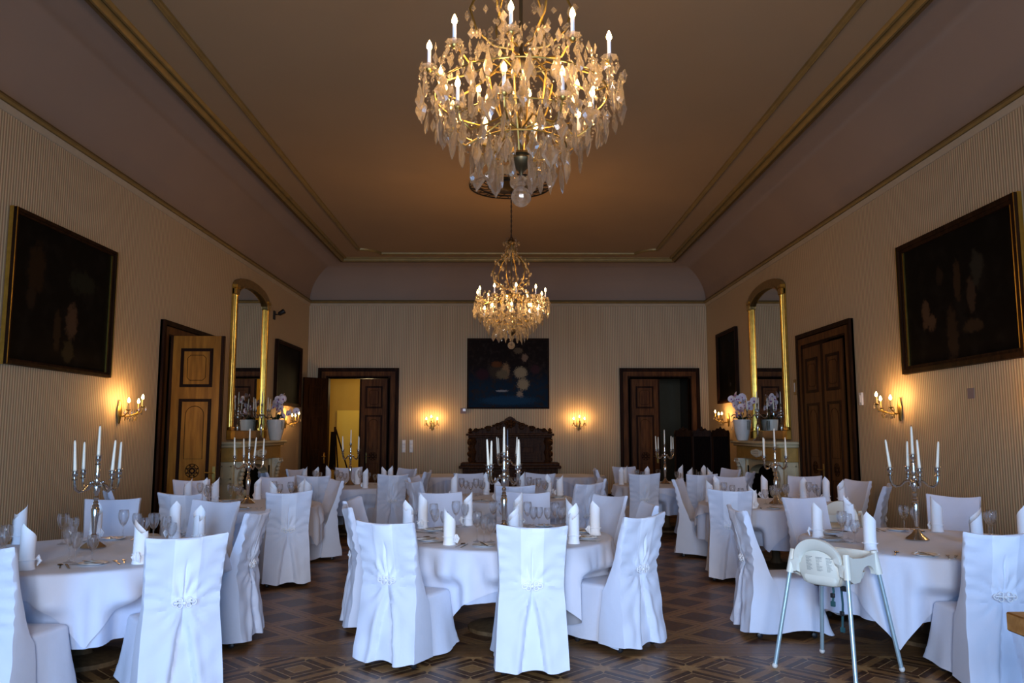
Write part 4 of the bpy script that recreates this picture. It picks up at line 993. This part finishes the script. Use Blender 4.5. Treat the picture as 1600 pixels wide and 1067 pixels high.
# ------------------------------------------------------------------ chandeliers and sconces
def crystal(kind):
    prof = {'kite': [(.006, 0), (.014, -.012), (.011, -.024), (.021, -.038), (.019, -.050), (.034, -.066), (.038, -.078), (.031, -.092), (.024, -.102), (.020, -.116), (.009, -.128), (.002, -.144)],
            'pear': [(.004, 0), (.008, -.02), (.014, -.045), (.021, -.068), (.024, -.086), (.019, -.104), (.009, -.117), (.001, -.122)],
            'spear': [(.004, 0), (.011, -.02), (.014, -.05), (.013, -.09), (.008, -.125), (.001, -.148)]}[kind]
    out = prof+[(-x, z) for x, z in prof[::-1]]; cz = sum(z for _, z in out)/len(out); mb = MB()
    o0 = [(x, 0, z) for x, z in out]; f1 = [(x*.55, .010, cz+(z-cz)*.6) for x, z in out]; b1 = [(x*.55, -.010, cz+(z-cz)*.6) for x, z in out]; n = len(out)
    mb.add(o0+f1+b1, [(i, (i+1) % n, n+(i+1) % n, n+i) for i in range(n)]+[((i+1) % n, i, 2*n+i, 2*n+(i+1) % n) for i in range(n)]+[tuple(range(n, 2*n)), tuple(range(2*n, 3*n))[::-1]])
    mb.ball((0, 0, .012), (.010, .007, .010), 6, 4); return mb.mesh('crystal_pendant', M['crystal'], 12)
CRY = [crystal('kite'), crystal('pear'), crystal('spear')]
def octa(mb, c, r, h=None, mi=0):
    h = h or r; x, y, z = c
    mb.add([(x+r, y, z), (x, y+r, z), (x-r, y, z), (x, y-r, z), (x, y, z+h), (x, y, z-h)], [(0, 1, 4), (1, 2, 4), (2, 3, 4), (3, 0, 4), (1, 0, 5), (2, 1, 5), (3, 2, 5), (0, 3, 5)], mi)
def bulb_mesh():
    mb = MB(); mb.lathe([(.008, 0), (.015, .012), (.0165, .022), (.012, .040), (.005, .055), (.001, .062)], 10); return mb.mesh('flame_bulb', M['bulb'], 60)
BULBM = bulb_mesh()
def sleeve_mesh(m, h):
    mb = MB(); mb.lathe([(.015, 0), (.015, .004), (.011, .006), (.011, h)], 10); return mb.mesh('candle_sleeve', m, 40)
SLV = sleeve_mesh(M['sleeve'], .115); SLB = sleeve_mesh(M['sleeve_brass'], .085)
dp = MB(); NPET = 24
dp.loft([[((r*(1+.10*cos(8*TAU*i/NPET)*(r > .03)))*cos(TAU*i/NPET), (r*(1+.10*cos(8*TAU*i/NPET)*(r > .03)))*sin(TAU*i/NPET), z) for i in range(NPET)] for r, z in ((.012, 0), (.030, .002), (.048, .016), (.047, .020), (.029, .007), (.012, .005))], True)
PANM = dp.mesh('glass_drip_pan', M['crystal'], 40)
def part(name, me, parent, loc, rot=(0, 0, 0), sc=1):
    o = bpy.data.objects.new(name, me); COL.objects.link(o); o.parent = parent; o.location = loc; o.rotation_euler = rot; o.scale = (sc, sc, sc); return o
def chandelier():
    rg = random.Random(21); o = empty('crystal_chandelier')
    mb = MB(); mb.ball((0, 0, .06), .060, 14, 10); mb.build('crystal_ball', M['crystal'], o, angle=10)
    mb = MB(); mb.lathe([(.012, .118), (.030, .135), (.022, .15), (.034, .175), (.012, .19)], 12); mb.build('ball_collar', M['crystal'], o, angle=15)
    mb = MB(); mb.lathe([(.004, .185), (.010, .20), (.016, .215), (.040, .235), (.068, .265), (.074, .285), (.066, .30), (.078, .31), (.07, .325), (.02, .33)], 20); mb.build('bronze_urn', M['bronze'], o)
    mb = MB(); mb.lathe([(.011, .33), (.011, .46), (.022, .47), (.028, .52), (.016, .56), (.011, .58), (.011, .80), (.03, .83), (.05, .88), (.034, .93), (.014, .96), (.011, 1.0), (.011, 1.70), (.02, 1.72)], 14); mb.build('stem', M['bronze'], o)
    for k in range(6):       # thin rods fanning up from the urn
        a = TAU*k/6+.3; mb = MB(); mb.tube([(.05*cos(a), .05*sin(a), .325), (.09*cos(a), .09*sin(a), .45), (.17*cos(a), .17*sin(a), .62), (.20*cos(a), .20*sin(a), .78), (.12*cos(a), .12*sin(a), .88), (.03*cos(a), .03*sin(a), .90)], .006, 6); mb.build('brass_rod', M['brass'], o)
    for r, z in ((.40, .50), (.27, .37), (.52, .68)):
        mb = MB(); mb.torus(r, .005, 48, 6, c=(0, 0, z)); mb.build('brass_ring', M['brass'], o)
    rest = MB(); lights = []
    for tier, (n, r, z0, za) in enumerate(((8, .43, .52, .48), (10, .555, .80, .82))):
        for k in range(n):
            a = TAU*k/n+(.2 if tier else .55); ca, sa = cos(a), sin(a)
            P = [(.02, za), (r*.3, za+.05), (r*.55, za-.02), (r*.8, za-.075), (r*.96, za-.03), (r, z0)]
            mb = MB(); mb.tube([(q*ca, q*sa, z) for q, z in P], [.006, .007, .007, .006, .006, .006], 6); mb.lathe([(.006, -.02), (.018, -.01), (.020, 0), (.012, .006)], 10, c=(r*ca, r*sa, z0)); arm = mb.build('candle_arm', M['brass'], o)
            part('glass_drip_pan', PANM, arm, (r*ca, r*sa, z0)); part('candle_sleeve', SLV, arm, (r*ca, r*sa, z0+.006)); part('flame_bulb', BULBM, arm, (r*ca, r*sa, z0+.119))
            for q in range(6):
                b = TAU*q/6+a; c = (r*ca+.05*cos(b), r*sa+.05*sin(b), z0-.005); octa(rest, c, .007); octa(rest, (c[0], c[1], c[2]-.04), .012, .028)
            for q in range(1, 12):      # bead string to the stem
                t = q/12; octa(rest, (lerp(r, .06, t)*ca, lerp(r, .06, t)*sa, lerp(z0+.0, za+.34, t)-.10*sin(PI*t)), .008)
            for q in range(1, 12):      # swag to the next arm
                t = q/12; b = a+TAU/n*t; octa(rest, (r*cos(b), r*sin(b), z0-.02-.07*sin(PI*t)), .009)
    np_ = 0
    for n, r, z, pool, s0 in ((24, .60, .68, (0, 0, 1), 1.2), (20, .50, .56, (0, 1, 0), 1.15), (18, .40, .44, (0, 2, 1), 1.25), (14, .28, .34, (0, 2, 0), 1.25), (10, .16, .28, (2, 1), 1.15), (14, .30, .80, (1, 0), 1.0)):
        for k in range(n):
            a = TAU*k/n+rg.uniform(-.08, .08); rr = r+rg.uniform(-.02, .02)
            part('crystal_pendant', CRY[pool[k % len(pool)]], o, (rr*cos(a), rr*sin(a), z+rg.uniform(-.05, .03)), (rg.uniform(-.1, .1), rg.uniform(-.1, .1), a+PI/2+rg.uniform(-.9, .9)), s0*rg.uniform(.8, 1.15)); np_ += 1
            octa(rest, (rr*cos(a), rr*sin(a), z+.035), .008); octa(rest, (rr*cos(a), rr*sin(a), z+.055), .008)
    for k in range(6):       # upper cage of scrolled ribs hung with drops
        a = TAU*k/6; ca, sa = cos(a), sin(a); P = [(.05, .98), (.16, 1.0), (.27, 1.10), (.31, 1.24), (.24, 1.40), (.12, 1.52), (.06, 1.64), (.04, 1.72)]
        mb = MB(); mb.tube([(q*ca, q*sa, z) for q, z in P], .008, 6); mb.build('cage_rib', M['brass'], o)
        for q, z in P[1:7]:
            for w in range(5):
                qq = q+rg.uniform(-.03, .05); b = a+rg.uniform(-.2, .2); octa(rest, (qq*cos(b), qq*sin(b), z+rg.uniform(-.06, .03)), rg.uniform(.012, .020), rg.uniform(.02, .036))
    for k in range(120):
        a = rg.uniform(0, TAU); z = rg.uniform(.25, .85); r = lerp(.18, .56, sstep(.2, .7, z))*rg.uniform(.75, 1.03)
        octa(rest, (r*cos(a), r*sin(a), z), rg.uniform(.010, .018), rg.uniform(.018, .04))
    def drop(c, L, w, a):       # small flat kite crystals among the beads
        x, y, z = c; u = (cos(a)*w, sin(a)*w); v = (-sin(a)*.008, cos(a)*.008)
        rest.add([(x, y, z), (x+u[0], y+u[1], z-L*.55), (x, y, z-L), (x-u[0], y-u[1], z-L*.55), (x+v[0], y+v[1], z-L*.5), (x-v[0], y-v[1], z-L*.5)], [(0, 1, 4), (1, 2, 4), (2, 3, 4), (3, 0, 4), (1, 0, 5), (2, 1, 5), (3, 2, 5), (0, 3, 5)])
    for k in range(340):
        a = rg.uniform(0, TAU); z = rg.uniform(.30, .92); r = lerp(.20, .60, sstep(.22, .70, z))*rg.uniform(.70, 1.05)
        drop((r*cos(a), r*sin(a), z), rg.uniform(.05, .11), rg.uniform(.014, .028), rg.uniform(0, TAU))
    mb = MB(); mb.lathe([(.03, 1.70), (.055, 1.72), (.11, 1.74), (.06, 1.77), (.04, 1.80), (.015, 1.84)], 16); mb.build('crown', M['bronze'], o)
    for k in range(10):
        a = TAU*k/10; octa(rest, (.13*cos(a), .13*sin(a), 1.72), .02, .035); octa(rest, (.08*cos(a), .08*sin(a), 1.79), .018, .03)
    rs = rest.build('crystal_trimming', M['crystal'], o, angle=5); rs['kind'] = 'stuff'
    mb = MB(); z = 1.83; k = 0
    while z < 2.70:
        pts = [(.011*cos(TAU*q/10), 0, .026*sin(TAU*q/10)) for q in range(10)]
        mb.tube([Tm((0, 0, z+.024), 0, 0, PI/2*(k % 2)) @ Vector(p) for p in pts], .0045, 5, closed=True); z += .041; k += 1
    mb.tube([(0, 0, 1.8), (.006, .004, 2.2), (0, 0, 2.72)], .003, 5); mb.build('chain', M['iron'], o)
    return o
ch = chandelier(); ZCH = 2.95
spawn(ch, (.08, 4.62, ZCH), 0, 'large crystal chandelier hanging nearest over the central front table', 'chandelier')
spawn(ch, (.06, 12.75, ZCH), R(14), 'golden glowing crystal chandelier on a chain before the blue painting', 'chandelier')
ro = empty('iron_ceiling_rose', (.04, 12.75, ZT)); tag(ro, 'round black openwork iron rose on the ceiling above the far chandelier', 'ceiling rose')
mb = MB()
for r in (.66, .50, .36): mb.torus(r, .012, 48, 6, c=(0, 0, -.035))
for k in range(18):
    a = TAU*k/18; mb.torus(.075, .008, 14, 5, c=(.58*cos(a), .58*sin(a), -.04)); mb.tube([(.36*cos(a), .36*sin(a), -.035), (.43*cos(a+.1), .43*sin(a+.1), -.05), (.5*cos(a+.17), .5*sin(a+.17), -.035)], .008, 5)
mb.build('openwork_grille', M['iron'], ro)
mb = MB(); mb.lathe([(.35, -.03), (.34, -.045), (.20, -.07), (.06, -.09), (.03, -.11)], 32); mb.lathe([(.35, 0), (.35, -.03)], 32); mb.build('centre_boss', M['bronze'], ro)
for k in range(4):
    a = TAU*k/4+.4; mb = MB(); mb.tube([(.6*cos(a), .6*sin(a), -.035), (.6*cos(a), .6*sin(a), 0)], .01, 5); mb.build('fixing_pin', M['iron'], ro)

def sconce():
    o = empty('wall_sconce'); mb = MB()
    mb.lathe([(.012, -.17), (.03, -.15), (.028, -.12), (.05, -.07), (.052, 0), (.035, .06), (.02, .085), (.026, .105), (.012, .125)], 12, sq=.45); mb.build('back_plate', M['brass'], o)
    for x, y, z in ((-.13, .17, .0), (.13, .17, .0), (0, .28, .045)):
        mb = MB(); mb.tube([(0, .02, -.07), (x*.3, y*.35, -.085), (x*.7, y*.7, -.06), (x*.95, y*.97, -.03), (x, y, z-.005)], .0075, 6); mb.tube([(x*.7, y*.7, -.06), (x*1.0, y*.8, -.09), (x*.9, y*.75, -.13), (x*.8, y*.7, -.115)], .005, 5)
        mb.lathe([(.006, -.02), (.02, -.01), (.034, .002), (.012, .006)], 10, c=(x, y, z)); a = mb.build('candle_arm', M['brass'], o)
        part('candle_sleeve', SLB, a, (x, y, z)); part('flame_bulb', BULBM, a, (x, y, z+.088))
        for k in range(4):
            b = TAU*k/4+.5; part('crystal_pendant', CRY[1], a, (x+.04*cos(b), y+.04*sin(b), z-.005), (0, 0, b), .45)
    mb = MB()
    for k in range(14): octa(mb, (.13*cos(PI*k/13), .17-.0*k, -.02-.06*sin(PI*k/13)), .008)
    for k in range(12): octa(mb, (.05*cos(k*1.3), .10+.006*k, -.10-.01*(k % 4)), .010, .02)
    rs = mb.build('bead_swag', M['crystal'], o, angle=5); rs['kind'] = 'stuff'
    return o
SCN = sconce()
for side, s, z, lab in (('left', 9.97, 1.90, 'brass three candle sconce between the large painting and the golden door'), ('right', 9.85, 1.93, 'brass three candle sconce beneath the corner of the crowd painting'), ('left', 17.45, 1.88, 'brass three candle sconce under the dark portrait panel near the corner'),
                        ('right', 17.55, 1.92, 'brass three candle sconce above the folding screen end'), ('back', -1.80, 1.84, 'brass three candle sconce on the back wall nearer the open double door'), ('back', 1.70, 1.84, 'brass three candle sconce on the back wall nearer the folding screen'),
                        ('right', 6.95, 1.93, 'brass three candle sconce beyond the near edge of the crowd painting')):
    loc, rz = {'left': ((XL+.024, s, z), R(-90)), 'right': ((XR-.024, s, z), R(90)), 'back': ((s, D-.024, z), R(180))}[side]
    spawn(SCN, loc, rz, lab, 'sconce', 'brass wall sconces')

# ------------------------------------------------------------------ high chairs and the wooden side table
def high_chair():
    o = empty('high_chair')
    lean = lambda z: -.165-.15*(z-.62)
    # rounded flange of the back
    N = 30; oc = [(-.205, .655), (-.200, .74)]+[(-.172*cos(PI*k/20), .745+.155*sin(PI*k/20)) for k in range(21)]+[(.200, .74), (.205, .655)]
    ic = [(-.150, .655), (-.146, .72)]+[(-.125*cos(PI*k/20), .735+.085*sin(PI*k/20)) for k in range(21)]+[(.146, .72), (.150, .655)]
    mb = MB(); rings = []
    for (x, z), (x2, z2) in zip(oc, ic):
        yb, yb2 = lean(z), lean(z2); rings.append([(x, yb-.030, z), (x*1.02, yb-.015, z+.004), (x, yb+.012, z), (x2, yb2+.012, z2), (x2, yb2-.010, z2), (x2*1.06, yb2-.030, z2+.012)])
    mb.loft(rings, True, cap=True); mb.build('back_rim', M['hc_plastic'], o, angle=50)
    mb = MB(); pan = [(-.125, .60), (-.150, .66), (-.148, .72)]+[(-.127*cos(PI*k/16), .735+.088*sin(PI*k/16)) for k in range(17)]+[(.148, .72), (.150, .66), (.125, .60)]
    n = len(pan); cz = .70
    rb = lambda s, dy: [(x*s, lean(cz+(z-cz)*s)+dy, cz+(z-cz)*s) for x, z in pan]
    mb.loft([rb(1, .012), rb(1, -.006), rb(.93, -.014)], True, cap=True); mb.build('back_panel', M['hc_plastic'], o, angle=50)
    mb = MB()
    def rr(hx, y0, y1, z, r=.05):
        P = []
        for cx, cy, a0 in ((hx-r, y1-r, 0), (-hx+r, y1-r, 90), (-hx+r, y0+r, 180), (hx-r, y0+r, 270)):
            P += [(cx+r*cos(R(a0+90*k/5)), cy+r*sin(R(a0+90*k/5)), z) for k in range(6)]
        return P
    mb.loft([rr(.10, -.155, .12, .582), rr(.128, -.182, .15, .596), rr(.145, -.19, .17, .63), rr(.155, -.18, .18, .665), rr(.150, -.16, .172, .665), rr(.13, -.14, .14, .612)], True, cap=True); mb.build('seat_shell', M['hc_plastic'], o, angle=50)
    T = Matrix(((0, 1, 0, 0), (1, 0, 0, 0), (0, 0, 1, 0), (0, 0, 0, 1)))
    for sx in (-1, 1):
        mb = MB(); prof = [(-.19, .655), (-.19, .81), (-.12, .785), (0, .775), (.12, .785), (.20, .80), (.215, .655), (.165, .655)]+[(.07+.085*cos(PI*k/10), .655+.065*sin(PI*k/10)) for k in range(11)]+[(-.04, .62), (-.12, .62)]
        x0, x1 = sorted((sx*.185, sx*.212)); mb.prism(prof, x0, x1, T=T); mb.box((min(sx*.14, sx*.215), -.19, .775), (max(sx*.14, sx*.215), .20, .79), bev=.006) if False else None
        mb.build('side_arm', M['hc_plastic'], o, angle=30)
    mb = MB(); mb.box((-.205, .195, .715), (.205, .218, .80), bev=.01); mb.build('front_bar', M['hc_plastic'], o)
    for sx in (-1, 1):
        for y, fy in ((-.175, -.30), (.185, .30)):
            top, foot = Vector((sx*.195, y, .81)), Vector((sx*.295, fy, .012)); a = lambda t: top.lerp(foot, t)
            mb = MB(); mb.tube([a(0), a(.2)], [.022, .025], 12); mb.build('leg_socket', M['hc_plastic'], o)
            mb = MB(); mb.tube([a(.18), a(.985)], .0145, 12); lg = mb.build('leg', M['hc_metal'], o)
            mb = MB(); mb.ball(tuple(foot+Vector((0, 0, .008))), .020, 10, 7); mb.build('foot_cap', M['plastic_w'], lg)
    for k, (x, y, z1) in enumerate(((.02, -.06, .47), (.06, -.02, .30))):
        mb = MB(); mb.tube([(x, y, .60), (x+.004, y+.008, lerp(.6, z1, .5)), (x, y, z1)], .009, 4); mb.box((x-.016, y-.008, z1-.035), (x+.016, y+.008, z1), bev=.003); st = mb.build('harness_strap', M['hc_strap'], o)
        mb = MB(); mb.box((x-.013, y-.011, lerp(.6, z1, .7)-.015), (x+.013, y+.011, lerp(.6, z1, .7)+.015), bev=.003); mb.build('buckle', M['rubber'], st)
    mb = MB(); mb.box((-.10, -.10, .565), (-.06, -.06, .592), bev=.006); mb.build('strap_anchor', M['rubber'], o)
    mb = MB(); mb.box((.10, -.10, .555), (.145, -.07, .588), bev=.006); mb.build('strap_anchor', M['rubber'], o)
    rg = random.Random(4); mb = MB()
    for c in range(3):
        xc = -.085+.075*c
        for ln in range(13):
            z = .775-ln*.0075; w = rg.uniform(.02, .045) if ln else .05
            if abs(xc+w-.0) > .13 or z > .79: w = .03
            y = lean(z)-.0155; h2 = .0022 if ln else .003
            x = xc
            while x < xc+w:
                q = min(rg.uniform(.005, .012), xc+w-x); mb.add([(x, y, z), (x+q*.8, y, z), (x+q*.8, y, z+h2), (x, y, z+h2), (x, y+.002, z), (x+q*.8, y+.002, z), (x+q*.8, y+.002, z+h2), (x, y+.002, z+h2)], [(0, 1, 2, 3), (4, 7, 6, 5)]); x += q
    mb.build('printed_text', M['hc_print'], o, angle=0)
    return o
HC = high_chair()
spawn(HC, (2.27, 5.70, 0), R(-52), 'cream high chair with blue grey legs before the rightmost front table', 'high chair', 'cream high chairs')
spawn(HC, (3.42, 8.42, 0), R(150), 'cream high chair half hidden behind the rightmost front table', 'high chair', 'cream high chairs')
o = empty('side_table', (2.92, 3.50, 0)); tag(o, 'honey coloured wooden side table cut off at the right edge', 'table')
mb = MB(); mb.box((-.62, -.30, .715), (.62, .30, .80), bev=.006); mb.build('tabletop', M['honey'], o)
for sx in (-1, 1):
    for sy in (-1, 1):
        mb = MB(); mb.box((sx*.5-.03, sy*.22-.03, 0), (sx*.5+.03, sy*.22+.03, .715), bev=.005); mb.build('leg', M['honey'], o)
